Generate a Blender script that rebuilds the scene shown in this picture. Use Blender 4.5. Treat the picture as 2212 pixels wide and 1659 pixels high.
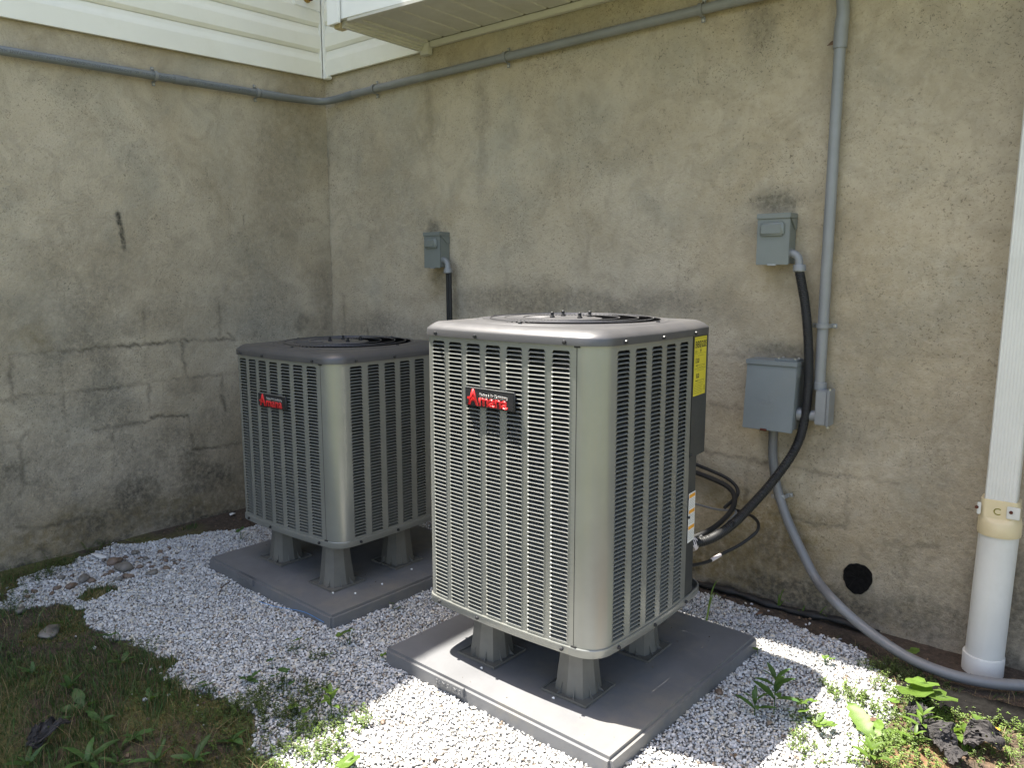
import bpy, bmesh, math, random
import numpy as np
from mathutils import Vector, Matrix
random.seed(7); rng = np.random.default_rng(7)
R = math.radians; PI = math.pi
scn = bpy.context.scene
for o in list(bpy.data.objects): bpy.data.objects.remove(o)

# ---------------------------------------------------------------- camera
FPX, CX, CY = 1646.0, 1106.0, 829.5           # focal length and centre, in 2212 px wide picture units
PITCH = 0.144490; HEAD = R(50.7387)
FW = np.array([-math.cos(HEAD), math.sin(HEAD), 0]); RT = np.array([math.sin(HEAD), math.cos(HEAD), 0]); UP = np.array([0, 0, 1.])
FV = FW*math.cos(PITCH) - UP*math.sin(PITCH); UV = UP*math.cos(PITCH) + FW*math.sin(PITCH)
CAM = np.array([0, 0, 1.325])
cam = bpy.data.objects.new('camera', bpy.data.cameras.new('camera')); scn.collection.objects.link(cam)
cam.data.sensor_width = 36; cam.data.lens = 36*FPX/2212; cam.data.clip_end = 2000; cam.data.clip_start = 0.05
cam.matrix_world = Matrix(((RT[0], UV[0], -FV[0], CAM[0]), (RT[1], UV[1], -FV[1], CAM[1]), (RT[2], UV[2], -FV[2], CAM[2]), (0, 0, 0, 1)))
scn.camera = cam
# ---------------------------------------------------------------- light
SUNV = Vector((-.35, -.10, 1)).normalized()
world = bpy.data.worlds.new('World'); scn.world = world; world.use_nodes = True
wn = world.node_tree; bg = wn.nodes['Background']; sky = wn.nodes.new('ShaderNodeTexSky')
sky.sky_type = 'NISHITA'; sky.sun_disc = False
sky.sun_elevation = math.asin(SUNV.z); sky.sun_rotation = math.atan2(SUNV.x, SUNV.y)
sky.air_density = 1.0; sky.dust_density = 2.5; sky.ozone_density = 1.0
wb = wn.nodes.new('ShaderNodeMix'); wb.data_type = 'RGBA'; wb.blend_type = 'MULTIPLY'; wb.inputs[0].default_value = 1; wb.inputs[7].default_value = (1.08, 1.0, .93, 1)   # warm tint added over the sky colour as a white balance
wn.links.new(sky.outputs[0], wb.inputs[6]); wn.links.new(wb.outputs[2], bg.inputs[0]); bg.inputs[1].default_value = 0.115
sun = bpy.data.objects.new('sun', bpy.data.lights.new('sun', 'SUN')); scn.collection.objects.link(sun)
sun.data.energy = 5.0; sun.data.angle = R(.53); sun.data.color = (1, .95, .86)
sun.rotation_euler = (-SUNV).to_track_quat('-Z', 'Y').to_euler(); sun.location = (-4, 0, 8)
scn.view_settings.view_transform = 'Standard'; scn.view_settings.look = 'None'
scn.view_settings.exposure = 2.05; scn.view_settings.gamma = 1
scn.view_settings.use_curve_mapping = False

# ---------------------------------------------------------------- helpers
def ray(u, v): return FV + (u-CX)/FPX*RT - (v-CY)/FPX*UV
GL = .025                                     # gravel surface: the pads are bedded in it
def gz(u, v, z=0.0, lift=GL):
    z = z + lift; d = ray(u, v); return CAM + d*((z-CAM[2])/d[2])
def wy(u, v, y=2.92):
    d = ray(u, v); return CAM + d*((y-CAM[1])/d[1])
def wx(u, v, x=-3.80):
    d = ray(u, v); return CAM + d*((x-CAM[0])/d[0])
def link(o, parent=None):
    scn.collection.objects.link(o)
    if parent is not None: o.parent = parent
    return o
def meta(o, label=None, cat=None, group=None, kind=None):
    if label: o['label'] = label
    if cat: o['category'] = cat
    if group: o['group'] = group
    if kind: o['kind'] = kind
    return o
def empty(name, loc=(0, 0, 0), rot=0.0, label=None, cat=None, group=None):
    o = bpy.data.objects.new(name, None); o.location = loc; o.rotation_euler = (0, 0, rot); o.empty_display_size = .1
    link(o); return meta(o, label, cat, group)
def mk(name, verts, faces, mat, parent=None, smooth=False, loc=None, rot=None):
    me = bpy.data.meshes.new(name); me.from_pydata([tuple(map(float, v)) for v in verts], [], [tuple(map(int, f)) for f in faces]); me.update()
    if mat: me.materials.append(mat)
    if smooth: me.polygons.foreach_set('use_smooth', [True]*len(me.polygons))
    o = bpy.data.objects.new(name, me); link(o, parent)
    if loc is not None: o.location = loc
    if rot is not None: o.rotation_euler = rot
    return o
def fastmesh(name, V, F, mat, parent=None, smooth=False):      # numpy arrays, F (n,3) or (n,4)
    me = bpy.data.meshes.new(name); n, k = F.shape
    me.vertices.add(len(V)); me.vertices.foreach_set('co', np.asarray(V, np.float32).ravel())
    me.loops.add(n*k); me.loops.foreach_set('vertex_index', F.astype(np.int32).ravel())
    me.polygons.add(n); me.polygons.foreach_set('loop_start', np.arange(0, n*k, k, dtype=np.int32))
    me.polygons.foreach_set('loop_total', np.full(n, k, np.int32))
    me.polygons.foreach_set('use_smooth', np.full(n, smooth))
    me.update(calc_edges=True)
    if mat: me.materials.append(mat)
    o = bpy.data.objects.new(name, me); link(o, parent); return o
def colattr(o, name, C):
    a = o.data.attributes.new(name, 'FLOAT_COLOR', 'POINT')
    C = np.asarray(C, np.float32)
    if C.shape[1] == 3: C = np.concatenate([C, np.ones((len(C), 1), np.float32)], 1)
    a.data.foreach_set('color', C.ravel())
def bm_obj(name, bm, mat, parent=None, smooth=False, loc=None, rot=None):
    me = bpy.data.meshes.new(name); bm.to_mesh(me); bm.free()
    if mat: me.materials.append(mat)
    if smooth: me.polygons.foreach_set('use_smooth', [True]*len(me.polygons))
    o = bpy.data.objects.new(name, me); link(o, parent)
    if loc is not None: o.location = loc
    if rot is not None: o.rotation_euler = rot
    return o
def sharp(o, deg=35):
    me = o.data; me.polygons.foreach_set('use_smooth', [True]*len(me.polygons))
    try: me.set_sharp_from_angle(angle=R(deg))
    except Exception: pass
    return o
def rbox(name, lo, hi, mat, parent=None, bev=.002, seg=2, loc=None, rot=None):
    bm = bmesh.new(); bmesh.ops.create_cube(bm, size=1)
    for v in bm.verts:
        v.co = Vector([(lo[i]+hi[i])/2 + v.co[i]*(hi[i]-lo[i]) for i in range(3)])
    if bev: bmesh.ops.bevel(bm, geom=list(bm.edges), offset=bev, segments=seg, affect='EDGES', clamp_overlap=True)
    o = bm_obj(name, bm, mat, parent, loc=loc, rot=rot); return sharp(o, 40) if bev else o
def smoothpath(P, n=10):
    P = [np.array(p, float) for p in P]; Q = [2*P[0]-P[1]] + P + [2*P[-1]-P[-2]]; out = []
    for i in range(1, len(Q)-2):
        p0, p1, p2, p3 = Q[i-1:i+3]
        for k in range(n):
            t = k/n; out.append(.5*((2*p1) + (p2-p0)*t + (2*p0-5*p1+4*p2-p3)*t*t + (3*p1-p0-3*p2+p3)*t**3))
    out.append(P[-1]); return out
def tube_data(P, r, seg=12, rib=0, ribamp=0, cap=True):
    P = [np.array(p, float) for p in P]
    if rib:                                         # resample for the ribs
        L = np.concatenate([[0], np.cumsum([np.linalg.norm(P[i+1]-P[i]) for i in range(len(P)-1)])])
        s = np.arange(0, L[-1], rib/4); A = np.array(P); P = [np.array([np.interp(t, L, A[:, j]) for j in range(3)]) for t in s]
    V, F = [], []; T = [P[min(i+1, len(P)-1)]-P[max(i-1, 0)] for i in range(len(P))]; T = [t/np.linalg.norm(t) for t in T]
    n = np.cross(T[0], [0, 0, 1.]); n = n/np.linalg.norm(n) if np.linalg.norm(n) > .1 else np.array([1., 0, 0])
    for i, p in enumerate(P):
        n = n - T[i]*(n@T[i]); n /= np.linalg.norm(n); b = np.cross(T[i], n)
        rr = r[i] if isinstance(r, (list, np.ndarray)) else r
        if rib: rr = rr + (ribamp if i % 4 < 2 else -ribamp)
        for k in range(seg):
            a = 2*PI*k/seg; V.append(p + rr*(math.cos(a)*n + math.sin(a)*b))
    for i in range(len(P)-1):
        for k in range(seg): F.append((i*seg+k, i*seg+(k+1) % seg, (i+1)*seg+(k+1) % seg, (i+1)*seg+k))
    if cap: F += [tuple(range(seg))[::-1], tuple(range((len(P)-1)*seg, len(P)*seg))]
    return V, F
def tube(name, P, r, mat, parent=None, seg=14, rib=0, ribamp=0, n=8, straight=False):
    Q = P if straight else smoothpath(P, n)
    V, F = tube_data(Q, r, seg, rib, ribamp); o = mk(name, V, F, mat, parent); return sharp(o, 50)
def lathe(name, prof, mat, parent=None, seg=24, loc=None, rot=None, smoothdeg=40, square=False):
    V, F = [], []
    for (r, z) in prof:
        for k in range(seg):
            a = 2*PI*(k+.5)/seg; V.append((r*math.cos(a), r*math.sin(a), z))
    m = len(prof)
    for i in range(m-1):
        for k in range(seg): F.append((i*seg+k, i*seg+(k+1) % seg, (i+1)*seg+(k+1) % seg, (i+1)*seg+k))
    F += [tuple(range(seg))[::-1], tuple(range((m-1)*seg, m*seg))]
    return sharp(mk(name, V, F, mat, parent, loc=loc, rot=rot), smoothdeg)
def sweep_x(name, prof, x0, x1, mat, parent=None, z0=0., z1=0., n=1):
    """profile of (out, up) extruded along local x; out is towards -y; ends may differ in height"""
    V, F = [], []; m = len(prof)
    for j in range(n+1):
        t = j/n; x = x0+(x1-x0)*t; z = z0+(z1-z0)*t
        for (a, b) in prof: V.append((x, -a, z+b))
    for j in range(n):
        for i in range(m-1): F.append((j*m+i, j*m+i+1, (j+1)*m+i+1, (j+1)*m+i))
    F.append(tuple(range(m))); F.append(tuple(range(n*m, n*m+m))[::-1])
    return mk(name, V, F, mat, parent)
def text_obj(name, s, width, mat, parent, center=(0, 0, 0), rot=(PI/2, 0, 0), ext=.0003, bold=0., shear=0., height=None):
    cu = bpy.data.curves.new(name, 'FONT'); cu.body = s; cu.size = 1; cu.extrude = 0; cu.offset = bold; cu.shear = shear; cu.resolution_u = 3
    to = bpy.data.objects.new('t', cu); scn.collection.objects.link(to)
    bpy.context.view_layer.update()
    me = bpy.data.meshes.new_from_object(to.evaluated_get(bpy.context.evaluated_depsgraph_get()))
    bpy.data.objects.remove(to)
    co = np.empty(len(me.vertices)*3, np.float32); me.vertices.foreach_get('co', co); co = co.reshape(-1, 3)
    mn, mx = co.min(0), co.max(0); sx = width/(mx[0]-mn[0]); sy = sx if height is None else height/(mx[1]-mn[1])
    co[:, 0] = (co[:, 0]-(mn[0]+mx[0])/2)*sx; co[:, 1] = (co[:, 1]-(mn[1]+mx[1])/2)*sy
    me.vertices.foreach_set('co', co.ravel())
    bm = bmesh.new(); bm.from_mesh(me)
    if ext > 0:
        g = bmesh.ops.extrude_face_region(bm, geom=list(bm.faces)); vs = [e for e in g['geom'] if isinstance(e, bmesh.types.BMVert)]
        for v in vs: v.co.z += ext
        bmesh.ops.recalc_face_normals(bm, faces=list(bm.faces))
    bm.to_mesh(me); bm.free(); me.name = name; me.materials.clear(); me.materials.append(mat)
    o = bpy.data.objects.new(name, me); link(o, parent); o.location = center; o.rotation_euler = rot; return o

# ---------------------------------------------------------------- materials
def newmat(name):
    m = bpy.data.materials.new(name); m.use_nodes = True; return m, m.node_tree, m.node_tree.nodes['Principled BSDF']
def nd(t, typ, **kw):
    n = t.nodes.new(typ)
    for k, v in kw.items(): setattr(n, k, v)
    return n
def noise(t, scale, detail=4, rough=.55, vec=None, dist=0.):
    n = nd(t, 'ShaderNodeTexNoise'); n.inputs['Scale'].default_value = scale; n.inputs['Detail'].default_value = detail
    n.inputs['Roughness'].default_value = rough; n.inputs['Distortion'].default_value = dist
    if vec is not None: t.links.new(vec, n.inputs['Vector'])
    return n.outputs['Fac']
def ramp(t, fac, stops):
    r = nd(t, 'ShaderNodeValToRGB'); e = r.color_ramp.elements
    while len(e) < len(stops): e.new(.5)
    for i, (p, c) in enumerate(stops): e[i].position = p; e[i].color = (c if len(c) == 4 else (*c, 1)) if isinstance(c, tuple) else (c, c, c, 1)
    t.links.new(fac, r.inputs[0]); return r.outputs[0]
def mix(t, fac, a, b, mode='MIX'):
    m = nd(t, 'ShaderNodeMix', data_type='RGBA', blend_type=mode)
    for s, v in ((m.inputs[0], fac), (m.inputs[6], a), (m.inputs[7], b)):
        if isinstance(v, (int, float)): s.default_value = v if s == m.inputs[0] else (v, v, v, 1)
        elif isinstance(v, tuple): s.default_value = (*v, 1) if len(v) == 3 else v
        else: t.links.new(v, s)
    return m.outputs[2]
def bump(t, b, h, strength=.3, dist=.002):
    n = nd(t, 'ShaderNodeBump'); n.inputs['Strength'].default_value = strength; n.inputs['Distance'].default_value = dist
    t.links.new(h, n.inputs['Height']); t.links.new(n.outputs[0], b.inputs['Normal']); return n
def objc(t): return nd(t, 'ShaderNodeTexCoord').outputs['Object']
def paint(name, c, rough=.45, metal=0., var=.12, vs=9, bs=180, bstr=.08, dirt=None, spec=.5, coat=0., streak=0.):
    m, t, b = newmat(name); co = objc(t)
    n1 = noise(t, vs, 5, .6, co)
    if streak:                                   # rain-run dust: noise stretched down the face
        mp = nd(t, 'ShaderNodeMapping'); t.links.new(co, mp.inputs[0]); mp.inputs['Scale'].default_value = (1, 1, .06)
        n1s = noise(t, 38, 5, .65, mp.outputs[0])
    dark = tuple(x*(1-var*1.6) for x in c); lite = tuple(min(1, x*(1+var)) for x in c)
    col = ramp(t, n1, [(.3, dark), (.7, lite)])
    if dirt:
        n2 = noise(t, 3.1, 6, .7, co); f = ramp(t, n2, [(.52, 0.), (.75, dirt[1])]); col = mix(t, f, col, dirt[0])
    if streak: col = mix(t, ramp(t, n1s, [(.52, 0.), (.74, streak)]), col, (.30, .27, .20))
    t.links.new(col, b.inputs['Base Color']); b.inputs['Metallic'].default_value = metal
    b.inputs['Specular IOR Level'].default_value = spec; b.inputs['Coat Weight'].default_value = coat
    rr = ramp(t, noise(t, 22, 4, .6, co), [(.3, rough*.93), (.7, min(1, rough*1.1))]); t.links.new(rr, b.inputs['Roughness'])
    if bstr: bump(t, b, noise(t, bs, 3, .6, co), bstr, .001)
    return m
M = {}
M['cab'] = paint('greige_enamel', (.245, .25, .230), .31, .42, .05, 5, 260, .05, ((.22, .20, .16), .14), streak=.22)
M['cap'] = paint('cap_enamel', (.088, .087, .091), .40, .35, .07, 6, 220, .07, ((.17, .155, .13), .35))
M['cabdark'] = paint('dark_enamel', (.042, .045, .046), .42, .1, .12, 6, 200, .08, ((.12, .11, .08), .3))
M['coil'] = paint('coil_black', (.006, .0055, .005), .6, 0, .3, 40, 300, .4)
M['riser'] = paint('riser_plastic', (.13, .126, .112), .5, 0, .12, 12, 120, .12, ((.10, .09, .07), .6))
M['pad'] = paint('pad_plastic', (.135, .137, .142), .52, 0, .10, 5, 420, .35, ((.21, .19, .155), .8))
M['black'] = paint('black_plastic', (.010, .010, .010), .62, 0, .2, 20, 200, .1)
M['badge'] = paint('badge_black', (.016, .016, .018), .5, 0, .1, 30, 400, .15)
M['red'] = paint('badge_red', (.62, .02, .022), .35, 0, .04, 30, 200, .0)
M['silver'] = paint('badge_silver', (.55, .55, .54), .3, .7, .04, 30, 200, .0)
M['screw'] = paint('screw_steel', (.03, .03, .032), .5, .2, .3, 60, 200, .0)
M['bright'] = paint('bright_screw', (.5, .49, .46), .3, .9, .2, 60, 200, .0)
M['yellow'] = paint('label_yellow', (.56, .48, .03), .5, 0, .05, 10, 200, .0)
M['ink'] = paint('ink', (.012, .012, .012), .6, 0, .1, 10, 200, .0)
M['inkgrey'] = paint('ink_grey', (.09, .10, .11), .6, 0, .3, 60, 200, .0)
M['fineink'] = paint('fine_ink', (.22, .19, .03), .6, 0, .1, 10, 200, .0)
M['paper'] = paint('label_paper', (.68, .68, .66), .5, 0, .05, 10, 200, .0)
M['greyink'] = paint('grey_print', (.33, .33, .33), .6, 0, .1, 10, 200, .0)
M['orange'] = paint('label_orange', (.72, .33, .03), .5, 0, .05, 10, 200, .0)
M['pvc'] = paint('grey_pvc', (.165, .178, .188), .42, 0, .08, 7, 150, .05, ((.13, .12, .09), .45))
M['pvcb'] = paint('grey_pvc_light', (.215, .222, .226), .38, 0, .08, 7, 150, .05, ((.15, .14, .11), .3))
M['boxp'] = paint('grey_box_enamel', (.165, .182, .172), .42, .0, .05, 8, 160, .06, ((.17, .16, .12), .35))
M['boxd'] = paint('blue_grey_enamel', (.165, .186, .192), .42, .0, .05, 8, 160, .06, ((.18, .17, .14), .3))
M['galv'] = paint('galvanised', (.33, .34, .35), .42, .6, .15, 30, 160, .1, ((.2, .18, .14), .4))
M['flex'] = paint('flex_grey', (.15, .153, .156), .42, 0, .1, 9, 120, .06, ((.14, .13, .11), .5))
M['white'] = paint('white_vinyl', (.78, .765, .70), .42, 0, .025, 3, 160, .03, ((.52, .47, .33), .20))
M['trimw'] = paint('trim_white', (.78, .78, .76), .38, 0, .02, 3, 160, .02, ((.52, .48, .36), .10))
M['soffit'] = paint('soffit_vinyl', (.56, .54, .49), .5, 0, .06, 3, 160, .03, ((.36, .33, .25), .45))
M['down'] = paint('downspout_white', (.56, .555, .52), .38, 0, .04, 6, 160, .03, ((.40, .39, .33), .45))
M['cream'] = paint('cream_pvc', (.56, .47, .29), .42, 0, .05, 8, 160, .03, ((.42, .34, .2), .35))
M['rust'] = paint('rust', (.10, .025, .012), .8, .2, .3, 30, 200, .3)
M['brass'] = paint('brass', (.45, .28, .09), .4, .8, .3, 30, 200, .2)
M['foil'] = paint('pale_rubber', (.62, .55, .53), .5, 0, .1, 20, 200, .1)
M['roof'] = paint('roof_shingle', (.09, .085, .08), .9, 0, .3, 20, 90, .8)
M['stone'] = paint('river_stone', (.15, .105, .075), .55, 0, .35, 40, 120, .3)
M['stoneg'] = paint('river_stone_grey', (.15, .135, .115), .6, 0, .3, 35, 120, .3)
M['twig'] = paint('twig', (.05, .033, .022), .8, 0, .3, 30, 120, .5)
M['deadleaf'] = paint('dead_leaf', (.13, .075, .045), .75, 0, .4, 40, 120, .5)
M['fabric'] = paint('weed_fabric', (.030, .027, .027), .8, 0, .35, 20, 500, .6, ((.12, .10, .09), .5))
M['blue'] = paint('blue_string', (.05, .25, .6), .5, 0, .1, 20, 100, .0)
M['tar'] = paint('tar_patch', (.008, .0075, .007), .9, 0, .3, 60, 90, .9, spec=.08)
M['pvcw'] = M['down']

def leafmat(name, a, b, tr=.45):
    m, t, bs = newmat(name); co = objc(t)
    oi = nd(t, 'ShaderNodeObjectInfo').outputs['Random']
    n = noise(t, 30, 4, .6, co); c = ramp(t, n, [(.3, a), (.7, b)])
    hv = nd(t, 'ShaderNodeHueSaturation'); t.links.new(c, hv.inputs['Color'])
    mr = nd(t, 'ShaderNodeMapRange'); t.links.new(oi, mr.inputs[0]); mr.inputs[3].default_value = .75; mr.inputs[4].default_value = 1.25
    t.links.new(mr.outputs[0], hv.inputs['Value'])
    t.links.new(hv.outputs[0], bs.inputs['Base Color']); bs.inputs['Roughness'].default_value = .5
    tl = nd(t, 'ShaderNodeBsdfTranslucent'); mx = nd(t, 'ShaderNodeMixShader'); mx.inputs[0].default_value = tr
    tc = mix(t, .5, hv.outputs[0], (.16, .26, .02)); t.links.new(tc, tl.inputs[0])
    t.links.new(bs.outputs[0], mx.inputs[1]); t.links.new(tl.outputs[0], mx.inputs[2])
    t.links.new(mx.outputs[0], t.nodes['Material Output'].inputs[0]); bump(t, bs, n, .4, .001); return m
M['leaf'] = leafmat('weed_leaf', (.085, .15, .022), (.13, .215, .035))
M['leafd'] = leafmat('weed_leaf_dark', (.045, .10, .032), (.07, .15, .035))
def attrmat(name, tr=.3, rough=.6):
    m, t, bs = newmat(name); a = nd(t, 'ShaderNodeAttribute', attribute_name='tint').outputs['Color']
    t.links.new(a, bs.inputs['Base Color']); bs.inputs['Roughness'].default_value = rough
    if tr:
        tl = nd(t, 'ShaderNodeBsdfTranslucent'); mx = nd(t, 'ShaderNodeMixShader'); mx.inputs[0].default_value = tr
        t.links.new(a, tl.inputs[0]); t.links.new(bs.outputs[0], mx.inputs[1]); t.links.new(tl.outputs[0], mx.inputs[2])
        t.links.new(mx.outputs[0], t.nodes['Material Output'].inputs[0])
    return m
M['grass'] = attrmat('grass_blades'); 
mg, tg, bg_ = newmat('marble_chips'); ag = nd(tg, 'ShaderNodeAttribute', attribute_name='tint').outputs['Color']
cg = mix(tg, ramp(tg, noise(tg, 220, 3, .6, objc(tg)), [(.35, .55), (.65, 0.)]), ag, mix(tg, 1., ag, (.78, .76, .72), 'MULTIPLY'))
tg.links.new(cg, bg_.inputs['Base Color']); bg_.inputs['Roughness'].default_value = .62
bump(tg, bg_, noise(tg, 500, 2, .5, objc(tg)), .3, .0006); M['chips'] = mg

# ---------------------------------------------------------------- value noise on the python side
def vnoise(x, y, seed=0):
    xi = np.floor(x).astype(np.int64); yi = np.floor(y).astype(np.int64); fx = x-xi; fy = y-yi
    fx = fx*fx*(3-2*fx); fy = fy*fy*(3-2*fy)
    def h(a, b):
        n = (a*374761393 + b*668265263 + seed*974634777) & 0x7fffffff; n = ((n ^ (n >> 13))*1274126177) & 0x7fffffff
        return ((n ^ (n >> 16)) & 0xffff)/65535.0
    return (h(xi, yi)*(1-fx)+h(xi+1, yi)*fx)*(1-fy) + (h(xi, yi+1)*(1-fx)+h(xi+1, yi+1)*fx)*fy
def fbm(x, y, s, o=4, seed=0):
    v = 0; a = .5; t = 0
    for i in range(o): v = v + a*vnoise(x*s, y*s, seed+i); t += a; a *= .5; s *= 2.03
    return v/t
def inpoly(x, y, P):
    ins = np.zeros(np.shape(x), bool); n = len(P)
    for i in range(n):
        x1, y1 = P[i]; x2, y2 = P[(i+1) % n]
        c = ((y1 > y) != (y2 > y)); ins ^= c & (x < (x2-x1)*(y-y1)/((y2-y1) if y2 != y1 else 1e-9)+x1)
    return ins

# ================================================================ GROUND
# gravel outline traced on the ground plane (picture units -> points on the ground)
gp = [(0, 1312), (20, 1288), (60, 1245), (130, 1222), (200, 1195), (250, 1168), (330, 1166), (420, 1150), (520, 1140), (640, 1120), (800, 1108)]
GP = [tuple(gz(*p)[:2]) for p in gp] + [(-2.6, 2.86), (-1.45, 2.86)]
GP += [tuple(gz(*p)[:2]) for p in ((1541, 1285), (1640, 1312), (1700, 1335), (1760, 1360), (1830, 1395), (1900, 1440), (1935, 1470), (1950, 1500), (1930, 1535), (1905, 1560), (1890, 1600), (1875, 1659))]
GP += [(-.62, 1.0), (-.70, .75), (-1.55, .72)]
GP += [tuple(gz(*p)[:2]) for p in ((660, 1700), (620, 1659), (590, 1640), (565, 1600), (545, 1560), (520, 1530), (470, 1500), (400, 1480), (372, 1465), (365, 1430), (320, 1405), (262, 1385), (235, 1360), (185, 1345), (178, 1320), (160, 1300), (110, 1300), (50, 1318))]
HOLE = [tuple(gz(*p)[:2]) for p in ((165, 1290), (190, 1270), (235, 1262), (250, 1270), (215, 1285), (185, 1295))]
PADS = [((-1.395, 2.045), R(-2.0), .914), ((-2.640, 2.106), R(-1.8), .914)]
def inpad(x, y, m=0.0):
    r = np.zeros(np.shape(x), bool)
    for (c, a, s) in PADS:
        dx, dy = x-c[0], y-c[1]; u = dx*math.cos(a)+dy*math.sin(a); v = -dx*math.sin(a)+dy*math.cos(a)
        r |= (abs(u) < s/2+m) & (abs(v) < s/2+m)
    return r
def ground_h(x, y):
    h = (fbm(x, y, 2.2, 3, 5)-.5)*.020 + (fbm(x, y, 17, 3, 9)-.5)*.010
    near = np.clip(1-np.hypot(x+1.8, y-1.8)/6, 0, 1)
    return h*near - .012 + GL
def gravelness(x, y):
    jx = (fbm(x, y, 14, 3, 31)-.5)*.09; jy = (fbm(x, y, 14, 3, 47)-.5)*.09
    return inpoly(x+jx, y+jy, GP) & ~inpoly(x+jx*.5, y+jy*.5, HOLE)
def axis(lo, hi, st, far):
    a = list(np.arange(lo, hi, st)); s = st; v = lo
    left = []
    while v > -far: s *= 1.5; v -= s; left.append(v)
    s = st; v = a[-1]; right = []
    while v < far: s *= 1.5; v += s; right.append(v)
    return np.array(left[::-1]+a+right)
def gridmesh(name, ax, ay, fn, mat):
    X, Y = np.meshgrid(ax, ay); Z = fn(X, Y); V = np.stack([X, Y, Z], -1).reshape(-1, 3)
    w, h = len(ax), len(ay); i = np.arange(w-1)[None, :]+np.arange(h-1)[:, None]*w; i = i.ravel()
    F = np.stack([i, i+1, i+1+w, i+w], -1); return fastmesh(name, V, F, mat, smooth=True), X.ravel(), Y.ravel()
m, t, b = newmat('soil_and_moss'); co = objc(t); at = nd(t, 'ShaderNodeAttribute', attribute_name='cover'); sp = nd(t, 'ShaderNodeSeparateColor'); t.links.new(at.outputs[0], sp.inputs[0])
soil = ramp(t, noise(t, 55, 6, .7, co), [(.3, (.025, .017, .012)), (.55, (.065, .046, .030)), (.75, (.14, .10, .07))])
moss = ramp(t, noise(t, 70, 6, .75, co), [(.3, (.035, .032, .010)), (.55, (.095, .090, .026)), (.8, (.19, .14, .05))])
bedc = ramp(t, noise(t, 130, 5, .7, co), [(.3, (.07, .066, .062)), (.7, (.26, .255, .245))])
lawn = ramp(t, noise(t, 9, 8, .75, co), [(.3, (.075, .085, .035)), (.7, (.15, .16, .07))])
straw = ramp(t, noise(t, 60, 6, .75, co), [(.3, (.07, .035, .018)), (.55, (.19, .105, .05)), (.8, (.34, .22, .12))])
c = mix(t, sp.outputs[1], soil, moss); c = mix(t, sp.outputs[2], c, straw); c = mix(t, sp.outputs[0], c, bedc)
c = mix(t, at.outputs['Alpha'], c, lawn)
t.links.new(c, b.inputs['Base Color']); b.inputs['Roughness'].default_value = .95; bump(t, b, noise(t, 90, 6, .75, co), .9, .008)
M['soil'] = m
g, gx, gy = gridmesh('ground', axis(-3.95, .45, .014, 700), axis(.35, 3.0, .014, 700), ground_h, M['soil'])
gr = gravelness(gx, gy).astype(float)
mo = np.clip((fbm(gx, gy, 5, 4, 71)-.40)*5, 0, 1)*(gx < -1.2)*(gy < 2.0)
st = np.clip(1.15-np.hypot((gx+.28)/.42, (gy-1.75)/.75), 0, 1)*1.6*np.clip((fbm(gx, gy, 9, 3, 3)-.3)*3, 0, 1)
far = np.clip((np.maximum(np.maximum(-.2-gy+.7, gx-.6), -gx-9))*1.5, 0, 1)
colattr(g, 'cover', np.stack([gr, mo, np.clip(st, 0, 1), far], 1)); meta(g, kind='structure')

# ---- marble chips
def chips(n_variants=10):
    bm = bmesh.new(); bmesh.ops.create_icosphere(bm, subdivisions=1, radius=.5)
    V0 = np.array([v.co[:] for v in bm.verts]); F0 = np.array([[v.index for v in f.verts] for f in bm.faces]); bm.free(); out = []
    for i in range(n_variants):
        V = V0 + rng.normal(0, .10, V0.shape)
        for k in range(3):                                   # shave with flat planes for crushed-stone facets
            d = rng.normal(size=3); d /= np.linalg.norm(d); s = V@d; lim = .26+.08*rng.random(); V = V - np.outer(np.clip(s-lim, 0, None), d)
        V *= np.array([1.0, .68+.25*rng.random(), .50+.25*rng.random()]); out.append(V)
    return out, F0
CV, CF = chips()
def scatter(name, X, Y, Z, S, tint, label, cat):
    n = len(X); a, bq, c = rng.uniform(0, 2*PI, n), rng.normal(0, .38, n), rng.normal(0, .38, n)
    ca, sa, cb, sb, cc, sc = np.cos(a), np.sin(a), np.cos(bq), np.sin(bq), np.cos(c), np.sin(c)
    Rm = np.empty((n, 3, 3)); Rm[:, 0, 0] = ca*cb; Rm[:, 0, 1] = ca*sb*sc-sa*cc; Rm[:, 0, 2] = ca*sb*cc+sa*sc
    Rm[:, 1, 0] = sa*cb; Rm[:, 1, 1] = sa*sb*sc+ca*cc; Rm[:, 1, 2] = sa*sb*cc-ca*sc; Rm[:, 2, 0] = -sb; Rm[:, 2, 1] = cb*sc; Rm[:, 2, 2] = cb*cc
    base = np.array(CV)[rng.integers(0, len(CV), n)]
    V = np.einsum('nij,nkj->nki', Rm, base)*S[:, None, None] + np.stack([X, Y, Z], 1)[:, None, :]
    F = CF[None]+(np.arange(n)*12)[:, None, None]
    o = fastmesh(name, V.reshape(-1, 3), F.reshape(-1, 3), M['chips']); colattr(o, 'tint', np.repeat(tint, 12, 0)); meta(o, label, cat, kind='stuff'); return o
def stone_tint(n):
    v = .36+.30*rng.random(n)**.8; T = np.stack([v*.985, v*.985, v*.98], 1)
    k = rng.random(n); T[k < .16] *= np.array([1., .93, .80]); T[(k > .16) & (k < .34)] *= np.array([.80, .82, .86]); T[k > .965] *= np.array([.45, .36, .28]); T[(k > .90) & (k < .93)] *= .55
    return T
st_ = .0078; ax_ = np.arange(-3.82, -.45, st_); ay_ = np.arange(.70, 2.92, st_); X, Y = np.meshgrid(ax_, ay_); X = X.ravel()+rng.uniform(-.5, .5, X.size)*st_; Y = Y.ravel()+rng.uniform(-.5, .5, Y.size)*st_
edge = np.ones(X.shape, bool)
k = gravelness(X, Y) & ~inpad(X, Y, .002) & edge; X, Y = X[k], Y[k]; n = len(X)
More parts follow.
